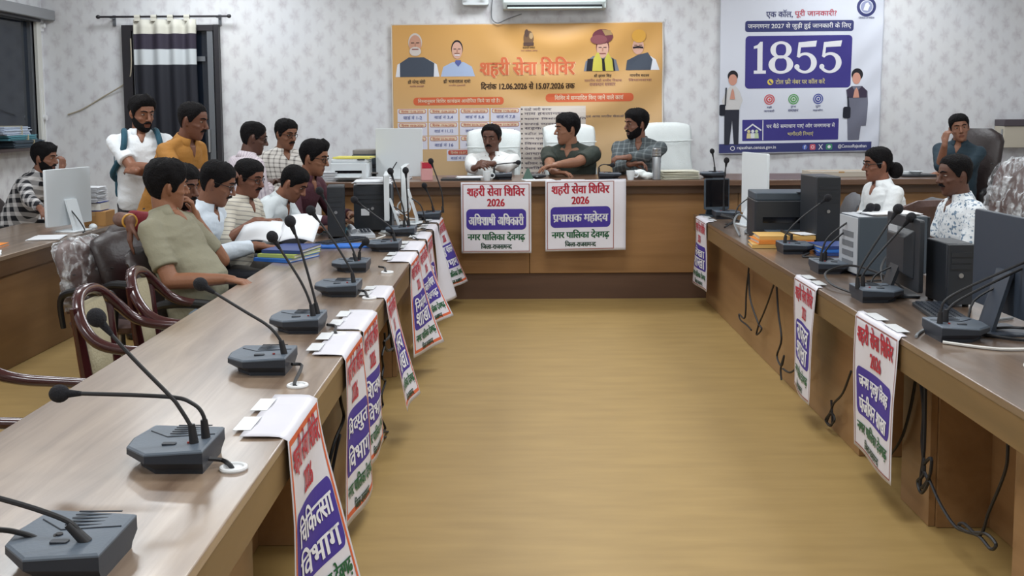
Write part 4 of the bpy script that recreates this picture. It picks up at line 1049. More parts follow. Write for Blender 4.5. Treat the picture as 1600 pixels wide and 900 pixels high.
# large orange camp banner on the back wall: laid out in the units of its own print
BO = at(611, 38, YB - .02); BS = 1 / (FPX / YB)
t = thing('wall_banner', 'large orange camp banner with portraits and date tables on the back wall', 'banner', tuple(BO))
def bfn(x, y, l):
    wv = .016 * math.sin((x * .8 + y * 1.2) * .05 + .6 * math.sin(x * .03)) * max(0, min(1, (x - 200) / 150)) + .008 * math.sin(x * .021 + 1) + .006 * math.exp(-((x - 255) / 90) ** 2) * math.sin(math.hypot(x - 255, y + 40) * .11) * 2
    return V((x * BS, -.006 - wv * .9 - .0016 * l, -y * BS + .012 * x / 420))
bm_ = bpy.data.materials.new('orange_flex'); bm_.use_nodes = True; nt = bm_.node_tree; pb_ = nt.nodes['Principled BSDF']
tc = nt.nodes.new('ShaderNodeTexCoord'); sp = nt.nodes.new('ShaderNodeSeparateXYZ'); nt.links.new(tc.outputs['Object'], sp.inputs[0])
mr = nt.nodes.new('ShaderNodeMapRange'); mr.inputs[1].default_value = 0; mr.inputs[2].default_value = -1.75; nt.links.new(sp.outputs[2], mr.inputs[0])
cr = nt.nodes.new('ShaderNodeValToRGB'); e = cr.color_ramp.elements; e[0].position = 0; e[0].color = lin((212, 160, 88)) + (1,); e[1].position = 1; e[1].color = lin((202, 176, 140)) + (1,)
k = e.new(.38); k.color = lin((206, 162, 104)) + (1,)
nt.links.new(mr.outputs[0], cr.inputs[0]); nt.links.new(cr.outputs[0], pb_.inputs['Base Color']); pb_.inputs['Roughness'].default_value = .38
sheet('sheet', bfn, 0, 0, 420, 262, 140, 88, bm_, t)
P_ = Print(); W_ = I_white
P_.frame(0, 0, 420, 262, 1.6, ink('pale_edge', (214, 206, 196)), 1)
I_skin = ink('printed_skin', (198, 150, 128)); I_skin2 = ink('printed_skin_light', (212, 168, 150)); I_grey = ink('white_hair', (206, 198, 192)); I_vest = ink('slate_waistcoat', (70, 78, 92)); I_blue = ink('pale_blue_shirt', (170, 186, 216)); I_wh = ink('printed_white', (222, 224, 232))
I_mar = ink('maroon_turban', (112, 58, 70)); I_yel = ink('yellow_scarf', (204, 194, 84)); I_sl = ink('slate_sleeve', (120, 124, 136))
def face(p, cx, cy, rx, ry, sk, hair_, brow=I_blk):
    p.ell(cx, cy - ry * .12, rx * 1.12, ry * 1.02, hair_, 2); p.ell(cx, cy + ry * .08, rx, ry, sk, 3)
    p.rect(cx - rx * .68, cy - ry * .12, cx - rx * .16, cy - ry * .04, brow, 4).rect(cx + rx * .16, cy - ry * .12, cx + rx * .68, cy - ry * .04, brow, 4)
    p.rect(cx - rx * .1, cy - ry * .02, cx + rx * .12, cy + ry * .34, ink('nose_tone', (180, 132, 112)), 4)
# bust with white beard and dark waistcoat
P_.poly([(6, 81), (9, 62), (22, 55), (58, 55), (70, 62), (74, 81)], I_wh, 1).poly([(13, 81), (13, 60), (27, 51), (50, 51), (66, 60), (65, 81)], I_vest, 2)
face(P_, 37, 30, 9.5, 14, I_skin, I_grey); P_.ell(37, 42, 9, 7, I_grey, 4).rect(32, 38, 42, 39.6, ink('lip', (140, 80, 76)), 5)
# bust in pale blue shirt
P_.poly([(76, 81), (80, 66), (94, 59), (112, 59), (124, 66), (129, 81)], I_blue, 1).poly([(98, 60), (103, 66), (108, 60), (107, 56), (99, 56)], ink('collar_blue', (90, 100, 160)), 2)
face(P_, 101.5, 40, 8, 13, I_skin2, I_blk); P_.rect(97.5, 47.5, 105.5, 49.2, I_wh, 5).rect(97.5, 45, 105.5, 46, ink('shade', (120, 80, 70)), 5)
# bust with maroon turban and yellow scarf
P_.poly([(297, 75), (300, 60), (311, 52), (335, 52), (347, 58), (352, 75)], I_sl, 1).poly([(301, 75), (303, 56), (343, 56), (346, 75)], I_blk, 2)
P_.poly([(310, 75), (312, 56), (319, 44), (325, 58), (326, 75)], I_yel, 3).poly([(331, 75), (329, 58), (334, 46), (341, 58), (343, 75)], I_yel, 3)
face(P_, 326, 40, 9, 14, I_skin2, I_mar); P_.ell(326, 22, 16, 11, I_mar, 5).ell(320, 27, 13, 7, ink('turban_fold', (138, 82, 88)), 6).poly([(325, 12), (338, 13), (341, 20), (330, 21)], ink('turban_gold', (168, 138, 96)), 6).rect(321, 47.4, 331, 48.8, ink('lip', (140, 80, 76)), 5)
# bust with orange turban, moustache and dark waistcoat
P_.poly([(363, 74), (366, 60), (378, 53), (396, 50), (408, 58), (414, 74)], I_wh, 1).poly([(362, 74), (364, 59), (380, 51), (396, 47), (403, 58), (400, 74)], I_vest, 2)
face(P_, 381, 37, 9, 12, I_skin2, I_gold); P_.ell(382, 22, 11, 10, ink('orange_turban', (222, 168, 76)), 5).poly([(373, 38.5), (381, 37), (389, 38.5), (389, 41), (381, 40), (373, 41)], I_blk, 5)
P_.txt('श्री नरेन्द्र मोदी', 25, 85, 52, 92, I_blk, bold=.010).txt('माननीय प्रधानमंत्री', 28, 93.5, 50, 97, I_br).txt('श्री भजनलाल शर्मा', 80, 84, 122, 91.5, I_blk, bold=.010).txt('माननीय मुख्यमंत्री', 88, 93, 114, 96.5, I_br)
P_.txt('श्री झाबर सिंह', 313, 79, 340, 85, I_blk).txt('माननीय मंत्री नगरीय विकास', 298, 86.5, 356, 91.5, I_br).txt('राजस्थान सरकार', 306, 93, 346, 98, I_br)
P_.txt('माननीय सदस्य', 368, 79, 398, 84.5, I_blk).txt('विधानसभा', 366, 86.5, 402, 91, I_br)
P_.ell(212, 24, 8, 12, ink('emblem', (120, 92, 70)), 2).ell(209, 16, 3.2, 6, ink('emblem_dark', (96, 74, 66)), 3).ell(216, 20, 3, 5, ink('emblem_pale', (190, 160, 120)), 3).rect(204, 30, 220, 35, ink('emblem_dark', (96, 74, 66)), 3)
P_.txt('राजस्थान सरकार', 203, 36.5, 222, 39.5, I_blk).txt('नगर पालिका देवगढ़', 200, 41, 226, 44, I_br)
I_tit = ink('coral_title', (212, 112, 74)); P_.txt('शहरी सेवा शिविर', 137.4, 52.4, 283.4, 84.4, ink('title_glow', (232, 190, 150)), 2, .010, hv=1.6).txt('शहरी सेवा शिविर', 137, 52, 283, 84, I_tit, 3, .010, hv=.9)
P_.txt('दिनांक 12.06.2026 से 15.07.2026 तक', 138, 90, 283, 102, ink('dark_brown', (70, 50, 36)), hv=.3)
P_.rr(33, 113, 173, 125, 5, I_or, 1).txt('निम्नानुसार शिविर कार्यक्रम आयोजित किये जा रहे है।', 40, 114.5, 167, 123.5, I_cream, bold=.010)
P_.rr(238, 109, 374, 122, 6, I_or, 1).txt('शिविर में सम्पादित किए जाने वाले कार्य', 252, 110.5, 358, 120.5, I_cream, bold=.010)
I_cell = ink('cell', (212, 212, 226)); I_blu = ink('date_blue', (92, 100, 150)); I_rr = ink('red_label', (186, 84, 66))
dates = ['12.06.2026', '15.06.2026', '16.06.2026', '17.06.2026', '18.06.2026', '19.06.2026', '22.06.2026', '23.06.2026', '24.06.2026', '25.06.2026', '26.06.2026', '29.06.2026']
wards = ['वार्ड नं 1-2', 'वार्ड नं 3,4', 'वार्ड नं 5,6', 'वार्ड नं 7,8', 'वार्ड नं 9,10', 'वार्ड नं 11,12', 'वार्ड नं 13', 'वार्ड नं 14', 'वार्ड नं 15', 'वार्ड नं 16', 'वार्ड नं 17', 'वार्ड नं 18']
for r in range(3):
    for c in range(4):
        x0 = 9 + c * 48.2; y0 = 130.5 + r * 21.3
        P_.rect(x0 - 1, y0, x0 + 45, y0 + 20, I_cell, 1).rr(x0 + 1, y0 + .6, x0 + 43, y0 + 7.2, 2.5, I_rr, 2).rr(x0 + 1.8, y0 + 1.3, x0 + 42.2, y0 + 6.5, 2, I_cream, 3)
        P_.txt('दिनांक ' + dates[r * 4 + c], x0 + 5, y0 + 1.9, x0 + 39, y0 + 6, I_rr, 4).txt(wards[r * 4 + c], x0 + 8, y0 + 9.5, x0 + 37, y0 + 16, I_blu, 3, .010)
P_.rect(84, 194, 130, 212, I_cell, 1).rr(86, 195, 128, 202, 2.5, I_rr, 2).txt('दिनांक 15.07.2026', 90, 196, 124, 201, I_cream, 4).txt('वार्ड नं 19,20', 90, 204, 124, 210, I_blu, 3, .010)
P_.rect(199, 128, 300, 240, ink('list_panel', (206, 196, 188)), 1)
acts = ['पट्टे जारी करना', 'नाम हस्तान्तरण', 'भवन निर्माण अनुमति', 'सफाई व्यवस्था', 'सड़क मरम्मत', 'स्ट्रीट लाइट', 'जन्म मृत्यु पंजीयन', 'विवाह पंजीयन', 'पेंशन सत्यापन', 'आधार पंजीयन', 'नल कनेक्शन', 'सीवर कनेक्शन', 'स्वनिधि आवेदन', 'आवास योजना']
for k in range(14):
    y = 130 + k * 7.6; P_.rect(200, y + 1.2, 202, y + 3.6, I_blk, 2).txt(acts[k], 205, y, 205 + 42 + 30 * ((k * 7 % 5) / 4) * (1 if k > 3 else 1.8), y + 4.8, ink('list_text', (96, 88, 100)), 2)
P_.txt('एवं अन्य नगरीय सेवाओं से संबंधित कार्य', 300, 142, 400, 147, ink('list_text', (96, 88, 100)), 2)
P_.build('printing', bfn, t, 6)
for (x, y) in ((2, 2), (418, 2), (200, 1)): obj('string_tie', MB().tube([bfn(x, y, 3), bfn(x + 4, y - 8, 4)], .003, 5, smooth=0), tape, t)
# white information poster
QO = at(1126, -6, YB - .02)
t = thing('poster', 'white information poster with big 1855 on a purple panel, on the back wall', 'poster', tuple(QO))
def qfn(x, y, l):
    wv = .008 * math.sin(x * .04 + y * .02) + .006 * math.sin(y * .05 - x * .015 + 2) + .006 * math.sin((x + y) * .11) * math.exp(-((x - 235) / 40) ** 2)
    xx = x - .03 * y * max(0, (x - 120) / 130) * .6
    return V((xx * BS, -.006 - wv * .7 - .0016 * l, -y * BS + .02 * (x / 250) * (y / 240)))
sheet('sheet', qfn, 0, 0, 252, 243, 100, 96, mat('white_poster', (216, 220, 232), .38), t)
P_ = Print(); I_nav = ink('navy', (62, 56, 132)); I_nav2 = ink('slate_navy', (58, 62, 112))
P_.txt('एक कॉल,', 70, 21, 111, 35, I_nav2, bold=.010).txt('पूरी जानकारी?', 114, 21, 178, 34, ink('rose', (190, 76, 96)), bold=.010)
P_.rr(38, 38, 205, 55, 4, I_nav2, 1).txt('जनगणना 2027 से जुड़ी हुई जानकारी के लिए', 42, 41, 201, 52, I_white, bold=.010)
P_.rr(39, 61, 204, 142, 6, I_nav, 1)
# the big numerals, drawn as heavy serif figures
def big(n, x0, x1, y0=70, y1=119):
    w, h = x1 - x0, y1 - y0; q = lambda a, b_: (x0 + a * w, y0 + b_ * h)
    if n == '1':
        P_.poly([q(.0, .14), q(.30, .10), q(.52, .0), q(.72, .0), q(.72, .9), q(.30, .9), q(.30, .20), q(.0, .22)], I_white, 2).rect(x0 + .02 * w, y0 + .9 * h, x1, y1, I_white, 2)
    elif n == '8':
        for cy, ry, rx, wi in ((.26, .27, .43, .17), (.72, .29, .5, .2)):
            m = 30
            for k in range(m):
                a, b_ = 2 * math.pi * k / m, 2 * math.pi * (k + 1) / m
                inn = lambda t: (rx - wi * (0.7 + .6 * abs(math.cos(t))), ry - .085)
                (ia, ja), (ib, jb) = inn(a), inn(b_)
                P_.poly([q(.5 + rx * math.cos(a), cy + ry * math.sin(a)), q(.5 + rx * math.cos(b_), cy + ry * math.sin(b_)), q(.5 + ib * math.cos(b_), cy + jb * math.sin(b_)), q(.5 + ia * math.cos(a), cy + ja * math.sin(a))], I_white, 2)
    else:
        P_.poly([q(.16, .03), q(.94, -.02), q(.90, .17), q(.26, .19), q(.23, .42), q(.10, .46)], I_white, 2)
        m = 26
        for k in range(m):
            a, b_ = math.radians(-140 + 300 * k / m), math.radians(-140 + 300 * (k + 1) / m)
            wi = lambda t: .15 + .10 * max(0, math.cos(t))
            P_.poly([q(.46 + .5 * math.cos(a), .68 + .33 * math.sin(a)), q(.46 + .5 * math.cos(b_), .68 + .33 * math.sin(b_)), q(.46 + (.5 - wi(b_)) * math.cos(b_), .68 + (.33 - wi(b_) * .55) * math.sin(b_)), q(.46 + (.5 - wi(a)) * math.cos(a), .68 + (.33 - wi(a) * .55) * math.sin(a))], I_white, 2)
        P_.ell(*q(.10, .80), .11 * w, .085 * h, I_white, 2)
big('1', 52, 71); big('8', 75, 113); big('5', 115, 151); big('5', 154, 190)
P_.ell(78, 132, 4.6, 4.6, ink('yellow', (222, 200, 90)), 2).poly([(76, 130), (77.4, 129.6), (78, 131.5), (79.5, 133.2), (81, 133.6), (80.6, 135), (78, 134.5), (76, 132)], I_nav, 3).txt('टोल फ्री नंबर पर कॉल करें', 86, 127, 163, 136, ink('pale_gold', (206, 196, 140)), bold=.010)
for x, c, a, b_ in ((77, (206, 84, 90), 'सही', 'जानकारी'), (114, (92, 160, 92), 'तुरन्त', 'समाधान'), (153, (74, 84, 160), 'पूरा', 'सहयोग')):
    k = ink('badge_%d' % x, c); P_.ring(x, 159, 8, 1.6, k, 2).ell(x, 159, 5.2, 5.2, k, 2).ring(x, 159, 3, 1.1, I_white, 3, 14).txt(a, x - 4, 169, x + 4, 173, I_nav2).txt(b_, x - 8, 174.5, x + 8, 178.5, I_nav2)
P_.rr(36, 190, 187, 223, 1, I_nav, 1).rect(67, 191, 68.4, 222, I_white, 2)
P_.poly([(39, 206), (52, 196), (66, 206), (64.6, 207.6), (52, 198.6), (40.4, 207.6)], I_white, 2)
for x, c in ((46, (214, 200, 150)), (52, (220, 222, 228)), (58, (190, 206, 170))): k = ink('family_%d' % x, c); P_.ell(x, 208, 2.4, 2.6, k, 3).poly([(x - 3.4, 219), (x - 2.8, 211), (x + 2.8, 211), (x + 3.4, 219)], k, 3)
P_.txt('घर बैठे समाधान पाएं और जनगणना में', 73, 196, 181, 205, I_white, bold=.010).txt('भागीदारी निभाएं', 106, 209, 147, 217, ink('pale_gold', (206, 196, 140)), bold=.010)
P_.rect(0, 227, 240, 241, I_nav2, 1).ring(21, 234, 3.6, 1, I_white, 2, 16).txt('rajasthan.census.gov.in', 28, 230.5, 88, 237, I_white, bold=.01)
P_.ell(134, 234, 4, 4, ink('blue_badge', (86, 110, 190)), 2).txt('f', 132.6, 231, 135.4, 237, I_white).rr(142, 229.5, 151, 238.5, 2, ink('pink_badge', (206, 92, 110)), 2).ring(146.5, 234, 2.6, .8, I_white, 3, 14)
P_.poly([(156, 230), (157.4, 230), (163, 238), (161.6, 238)], I_white, 2).poly([(161.6, 230), (163, 230), (157.4, 238), (156, 238)], I_white, 2).rr(168, 229.5, 178, 238.5, 2, ink('green_badge', (70, 140, 110)), 2).ell(173, 234, 2.6, 2.6, I_white, 3).txt('@CensusRajasthan', 187, 230.5, 232, 237.5, I_white, bold=.01)
# emblem ring
P_.ring(224, 18, 15, 4.6, I_nav2, 1).ell(224, 18, 9, 9, ink('emblem_blue', (150, 156, 190)), 1).poly([(219, 23), (222, 13), (226, 11), (229, 16), (226, 24)], I_white, 2).txt('CENSUS OF INDIA', 212, 33, 237, 36, I_nav2)
# two plain figures with joined hands: white shirt and dark trousers, grey sari
fg = lambda n, c: ink('figure_' + n, c)
P_.ell(20, 122, 8, 8.4, I_blk, 2).ell(20, 128, 6.6, 8.6, fg('skin', (206, 150, 132)), 3).poly([(8, 176), (4, 160), (11, 144), (16, 138), (25, 138), (31, 146), (36, 160), (30, 176)], fg('shirt', (208, 206, 206)), 2)
P_.poly([(16, 158), (18, 146), (20, 141), (22, 146), (24, 158)], fg('skin', (206, 150, 132)), 4).poly([(8, 174), (31, 174), (30, 228), (23, 228), (20, 190), (16, 228), (8, 228)], fg('trousers', (44, 46, 58)), 3).rr(0, 166, 9, 183, 2, fg('bag', (32, 34, 46)), 4).poly([(9, 140), (11, 140), (10, 168), (8, 168)], fg('bag', (32, 34, 46)), 4)
P_.ell(214, 122, 9, 9.6, I_blk, 2).ell(213, 128, 6.4, 9, fg('skin', (206, 150, 132)), 3).poly([(199, 160), (197, 146), (206, 140), (222, 140), (231, 148), (232, 166), (230, 202), (222, 202), (220, 224), (202, 224), (200, 190)], fg('sari', (110, 112, 128)), 2)
P_.poly([(200, 158), (198, 146), (206, 140), (212, 150), (222, 140), (230, 148), (230, 158)], fg('blouse', (62, 54, 74)), 3).poly([(208, 158), (210, 147), (213, 142), (216, 147), (218, 158)], fg('skin', (206, 150, 132)), 4).rr(193, 172, 205, 190, 3, fg('bag', (32, 34, 46)), 4).poly([(199, 156), (201, 156), (203, 174), (201, 174)], fg('bag', (32, 34, 46)), 4)
P_.build('printing', qfn, t, 6)
# ------------------------------------------------------------------ microphones
mic_body = mat('slate_plastic', (84, 94, 106), .45, bump=(120, .05)); mic_dark = mat('dark_slate_plastic', (36, 42, 52), .5); foam = mat('black_foam', (24, 24, 30), .95, bump=(220, .4)); rubber = mat('black_rubber', (26, 26, 30), .55)
def onx(px, py, x):
    d = CF + CR * ((px - PX) / FPX) + CU * ((PY - py) / FPX)
    return CE + d * (x / d.x)
def mic_unit(label, x, y, necks, z=.75, mir=1, sc=1.0, rz=0, group=None):
    """necks: pixel paths of each gooseneck, traced at the unit's own depth"""
    t = thing('conference_microphone', label, 'microphone', (x, y, z), rz)
    top = [(-.135, -.02), (-.062, -.10), (.085, -.10), (.085, .105), (-.125, .165), (-.145, .06)]
    P3 = lambda k, zz, dx=0: [V((mir * (a * k + dx) * sc, b * k * sc, zz * 1.22 * sc)) for a, b in top]
    hz = lambda pts: [V((p.x, p.y, p.z + (p.x * mir / sc) * .06 * sc)) for p in pts]
    obj('base', MB().loft([P3(.80, .0, .01), P3(.82, .010, .01), P3(.99, .026), hz(P3(.985, .044))]), mic_dark, t, ang=25)
    obj('housing', MB().loft([hz(P3(.99, .044)), hz(P3(.985, .047)), hz(P3(.94, .050))]), mic_body, t, ang=25)
    cz = lambda a, b: V((mir * a * sc, b * sc, (.0618 + a * .06) * sc))
    obj('crease', MB().tube([cz(-.11, .10), cz(-.045, .035), cz(.078, .035)], .0016, 6, smooth=0), mic_dark, t)
    obj('button', MB().rbox(cz(-.02, -.03), (.035 * sc, .018 * sc, .006), .004), mic_dark, t)
    obj('indicator', MB().cone(cz(.03, -.03), cz(.03, -.03) + V((0, 0, .004)), .005, .004), mat('red_lamp_lens', (140, 36, 36), .3), t)
    gr = MB()
    for k in range(5): gr.box(cz(.0 + .0 * k, .055 + .018 * k), (.09 * sc, .004, .002))
    obj('speaker_grille', gr, mic_dark, t)
    Mi = Matrix.Rotation(-math.radians(rz), 4, 'Z') @ Matrix.Translation((-x, -y, -z))
    for k, path in enumerate(necks):
        pts = [Mi @ at(px, py, y + (.01 if k == 0 else .05) * sc - .04) for px, py in path]
        p0 = pts[0].copy(); pts[0].z = .062 * sc
        n = len(pts)
        g = obj('gooseneck', MB().tube(pts, [.0075 * sc] + [.0055 * sc] * (n - 2) + [.0050 * sc], 8, smooth=6), rubber, t)
        obj('neck_collar', MB().cone(pts[0] - V((0, 0, .004)), pts[0] + (pts[1] - pts[0]).normalized() * .05 * sc, .012 * sc, .009 * sc), rubber, t)
        d = (pts[-1] - pts[-2]).normalized()
        h = MB(); Q = d.to_track_quat('Z', 'Y').to_matrix()
        h.ell(pts[-1] + d * .012 * sc, (.0235 * sc, .0235 * sc, .026 * sc), Q); h.cone(pts[-1] - d * .045 * sc, pts[-1] - d * .002, .006 * sc, .012 * sc)
        obj('windscreen', h, foam, g)
    return t
mic_unit('conference microphone in the bottom left corner, cut by the frame', -.885, 2.03, [[(138, 884), (130, 840), (110, 817), (64, 798), (0, 779), (-60, 765)], [(96, 899), (89, 870), (60, 843), (19, 830), (-20, 826), (-60, 815)]])
mic_unit('conference microphone with one neck bent level, beside the nearest banner on the left desk', -.87, 2.64, [[(304, 700), (300, 670), (279, 635), (264, 617), (208, 560), (156, 502)], [(322, 682), (318, 650), (300, 630), (262, 620), (130, 615), (100, 615)]])
mic_unit('conference microphone with a single long neck leaning left, third from the near end', -.88, 3.62, [[(445, 562), (440, 535), (420, 510), (380, 485), (318, 447)]])
mic_unit('conference microphone with two straight necks rising before the open papers', -.895, 4.30, [[(490, 507), (487, 480), (470, 440), (428, 374)], [(497, 500), (490, 460), (470, 390), (455, 350)]])
mic_unit('conference microphone beside the grommet, in the middle of the left desk', -.87, 5.14, [[(553, 449), (550, 425), (520, 375), (488, 332)]])
mic_unit('conference microphone with a stubby bent neck, behind the mid desk unit', -.93, 5.92, [[(557, 413), (548, 383), (517, 329), (501, 301)], [(561, 407), (562, 393), (566, 383), (569, 380)]], sc=.95)
mic_unit('conference microphone in front of the black computer tower', -.85, 6.78, [[(618, 379), (611, 356), (584, 335), (556, 314)]])
mic_unit('conference microphone with two upright necks beside the white monitors', -.83, 7.62, [[(632, 360), (630, 325), (611, 270)], [(639, 358), (637, 320), (634, 269)]])
mic_unit('conference microphone at the far end of the left desk below the pink box', -.73, 8.72, [[(692, 326), (690, 300), (674, 254)], [(678, 330), (673, 312), (664, 292)]])
mic_unit('conference microphone with two long necks nearest the camera on the right desk', 1.70, 4.08, [[(1468, 508), (1470, 485), (1490, 460), (1600, 410), (1640, 392)], [(1477, 512), (1478, 492), (1500, 468), (1605, 416), (1655, 396)]], mir=-1)
mic_unit('conference microphone in front of the slim black monitor on the right desk', 1.67, 4.92, [[(1340, 452), (1340, 430), (1355, 400), (1401, 330)], [(1348, 455), (1348, 430), (1370, 400), (1421, 343)]], mir=-1)
mic_unit('conference microphone in front of the pale grey computer tower on the right desk', 1.71, 5.78, [[(1283, 412), (1285, 390), (1300, 365), (1357, 326)], [(1289, 414), (1290, 392), (1310, 370), (1366, 327)]], mir=-1)
mic_unit('conference microphone with a dark red windscreen beside the orange folders', 1.72, 6.58, [[(1226, 388), (1228, 366), (1250, 342), (1291, 311)]], mir=-1)
mic_unit('conference microphone standing upright at the far end of the right desk', 1.70, 8.70, [[(1131, 326), (1131, 290), (1135, 253)]], mir=-1)
mic_unit('conference microphone on the head desk in front of the man in kurta', -.13, 9.28, [[(772, 276), (772, 263), (777, 257), (808, 254)]], z=HT, mir=1, sc=.9)
mic_unit('conference microphone on the head desk between the green and grey checked shirts', .78, 9.24, [[(936, 274), (936, 261), (943, 257), (955, 258)]], z=HT, mir=-1, sc=.9)
mic_unit('conference microphone on the head desk at its right, neck upright against the wall', 1.73, 9.26, [[(1117, 274), (1116, 255), (1113, 238)]], z=HT, mir=1, sc=.9)
for k, (px, py, lab) in enumerate(((365, 732, 'beside the nearest bent microphone'), (465, 603, 'between the two nearest banners'), (528, 523, 'beside the twin necked microphone'), (577, 466, 'beside the mid desk microphone'), (605, 426, 'behind the mid desk microphone'))):
    g = onz(px, py, .752); tag(obj('cable_grommet', MB().torus(V((0, 0, .002)), .030, .006).cone((0, 0, -.004), (0, 0, .002), .03, .03), mat('white_plastic', (225, 226, 228), .4), loc=g), 'white round cable grommet in the left desk top ' + lab, 'cable grommet', 'desk grommets')
    u = (-.80, (2.62, 3.62, 4.30, 5.14, 5.92)[k])
    pts = [V((-.79, u[1] - .02, .775)), V((-.76, u[1] + .0, .765)), V((g.x - .01, g.y + .0, .762)), V((g.x, g.y, .745))]
    tag(obj('microphone_cable', MB().tube(pts, .006, 6), rubber), 'short black microphone cable running into the white grommet ' + lab, 'cable')
# ------------------------------------------------------------------ computers and printers
case_black = mat('black_case', (34, 38, 44), .45); case_slate = mat('slate_case', (62, 72, 82), .5); case_white = mat('white_case', (214, 220, 224), .4); case_grey = mat('pale_grey_case', (168, 172, 178), .5); scr = mat('dark_screen', (14, 16, 20), .12); metal = mat('steel', (170, 172, 175), .3, .9)
def monitor(label, loc, rz, w, h, back, lift=.07, th=.022, foot=True, name='monitor', cat='monitor', bulge=False, sh=.45):
    """screen looks along local -y, so the back shows from +y"""
    t = thing(name, label, cat, loc, rz)
    obj('housing', MB().rbox((0, 0, 0), (w, h, th), .012, rot=Matrix.Rotation(math.radians(90), 3, 'X')).xf(Matrix.Translation((0, 0, lift + h / 2))), back, t, .003)
    obj('screen', MB().box((0, -th / 2 - .001, lift + h / 2 + .008), (w - .02, .003, h - .035)), scr, t)
    if bulge: obj('rear_cover', MB().loft([[V((a * w * .36, th / 2, lift + h * .5 + b * h * .34)) for a, b in ((-1, -1), (1, -1), (1, 1), (-1, 1))], [V((a * w * .26, th / 2 + .035, lift + h * .48 + b * h * .25)) for a, b in ((-1, -1), (1, -1), (1, 1), (-1, 1))]]), back, t, .004)
    st = MB().loft([[V((a * .06, .02 + b * .008, lift + h * sh)) for a, b in ((-1, -1), (1, -1), (1, 1), (-1, 1))], [V((a * .06, .085 + b * .008, lift * .5)) for a, b in ((-1, -1), (1, -1), (1, 1), (-1, 1))], [V((a * .06, .09 + b * .01, .008)) for a, b in ((-1, -1), (1, -1), (1, 1), (-1, 1))]])
    obj('stand', st, back, t); obj('foot', MB().rbox((0, .04, .006), (.22, .18, .012), .02), back, t, .003)
    obj('power_lead', MB().tube([(.02, .022, lift + h * .3), (.05, .12, lift + h * .12), (.03, .16, .02), (.10, .20, .006)], .005, 6), rubber, t)
    return t
def tower(label, loc, rz, d, case, front, ports=False, rear=None):
    """computer case, front face on local -y"""
    t = thing('computer_tower', label, 'computer', loc, rz); w, l, h = d
    obj('case', MB().box((0, 0, h / 2 + .01), (w, l, h)), case, t, .006)
    obj('front_panel', MB().rbox((0, -l / 2 - .008, h / 2 + .01), (w * .98, .018, h * .98), .006), front, t, .004)
    sl = MB()
    for k in range(3): sl.box((0, -l / 2 - .018, h * (.86 - .1 * k)), (w * .78, .004, .022))
    obj('drive_slot', sl, case_black, t)
    v = MB()
    for k in range(8): v.box((w / 2 + .0005, l * .1, h * (.25 + .06 * k)), (.002, l * .4, .008))
    obj('side_vent', v, mic_dark, t)
    obj('power_button', MB().cone((0, -l / 2 - .016, h * .52), (0, -l / 2 - .021, h * .52), .012, .011), metal, t)
    if rear: obj('rear_panel', MB().box((0, l / 2 + .002, h / 2 + .01), (w * .97, .006, h * .97)).box((0, 0, h + .011), (w * .97, l * .98, .004)), rear, t, .002)
    if ports:
        q = MB()
        for k in range(4): q.box((0, l / 2 + .005, h * (.2 + .17 * k)), (w * .6, .004, .03))
        obj('rear_port', q, mat('port_grey', (104, 108, 114), .5), t)
    for sx in (-1, 1):
        for sy in (-1, 1): obj('rubber_foot', MB().cone((sx * w * .35, sy * l * .4, 0), (sx * w * .35, sy * l * .4, .012), .014, .014), rubber, t)
    return t
def printer(label, loc, rz, d, body, lid, tray=True):
    t = thing('printer', label, 'printer', loc, rz); w, l, h = d
    obj('body', MB().rbox((0, 0, h * .42), (w, l, h * .80), .02), body, t, .006)
    obj('lid', MB().rbox((0, .01, h * .90), (w * .98, l * .94, h * .16), .02), lid, t, .006)
    obj('paper_slot', MB().box((0, -l / 2 - .001, h * .42), (w * .72, .006, h * .12)), scr, t)
    obj('output_tray', MB().box((0, -l / 2 - .05, h * .20), (w * .66, .11, .010)), lid, t, .002)
    obj('control_panel', MB().box((w * .34, -l / 2 + .03, h * .985), (w * .2, .05, .008)), mic_dark, t)
    return t
def folder(label, loc, rz, d, cover, n=1, cat='folder', group=None, name='folder', tilt=0):
    t = thing(name, label, cat, loc, rz, group); w, l, h = d
    if tilt: t.rotation_euler = (math.radians(tilt), 0, math.radians(rz))
    obj('pages', MB().box((.004, 0, h / 2), (w * .95, l * .95, h * .8)), mat('page_edges', (214, 212, 204), .8, bump=(200, .3)), t)
    cv = MB().box((0, 0, .0012), (w, l, .0024)).box((0, 0, h - .0012), (w, l, .0024)).box((-w / 2 + .001, 0, h / 2), (.0024, l, h))
    obj('cover', cv, cover, t); return t
def papers(label, loc, rz, w, l, n, cat='papers', name='paper_stack', m=None):
    t = MB(); r = random.Random(int(abs(loc[0] * 1000)) + n)
    for k in range(n): t.box((r.uniform(-.012, .012), r.uniform(-.012, .012), .0015 + .003 * k), (w, l, .0026), Matrix.Rotation(r.uniform(-.12, .12), 3, 'Z'))
    o = obj(name, t, m or mat('paper_white', (222, 224, 228), .7), loc=loc); o.rotation_euler = (0, 0, math.radians(rz)); return tag(o, label, cat)
F_or = mat('orange_card', (222, 134, 52), .6); F_gold = mat('buff_card', (206, 164, 92), .6); F_blue = mat('blue_card', (44, 108, 196), .5); F_navy = mat('navy_card', (40, 62, 120), .5); F_green = mat('green_card', (172, 186, 96), .6); F_yel = mat('yellow_card', (224, 214, 106), .6); F_teal = mat('teal_card', (70, 130, 150), .6)
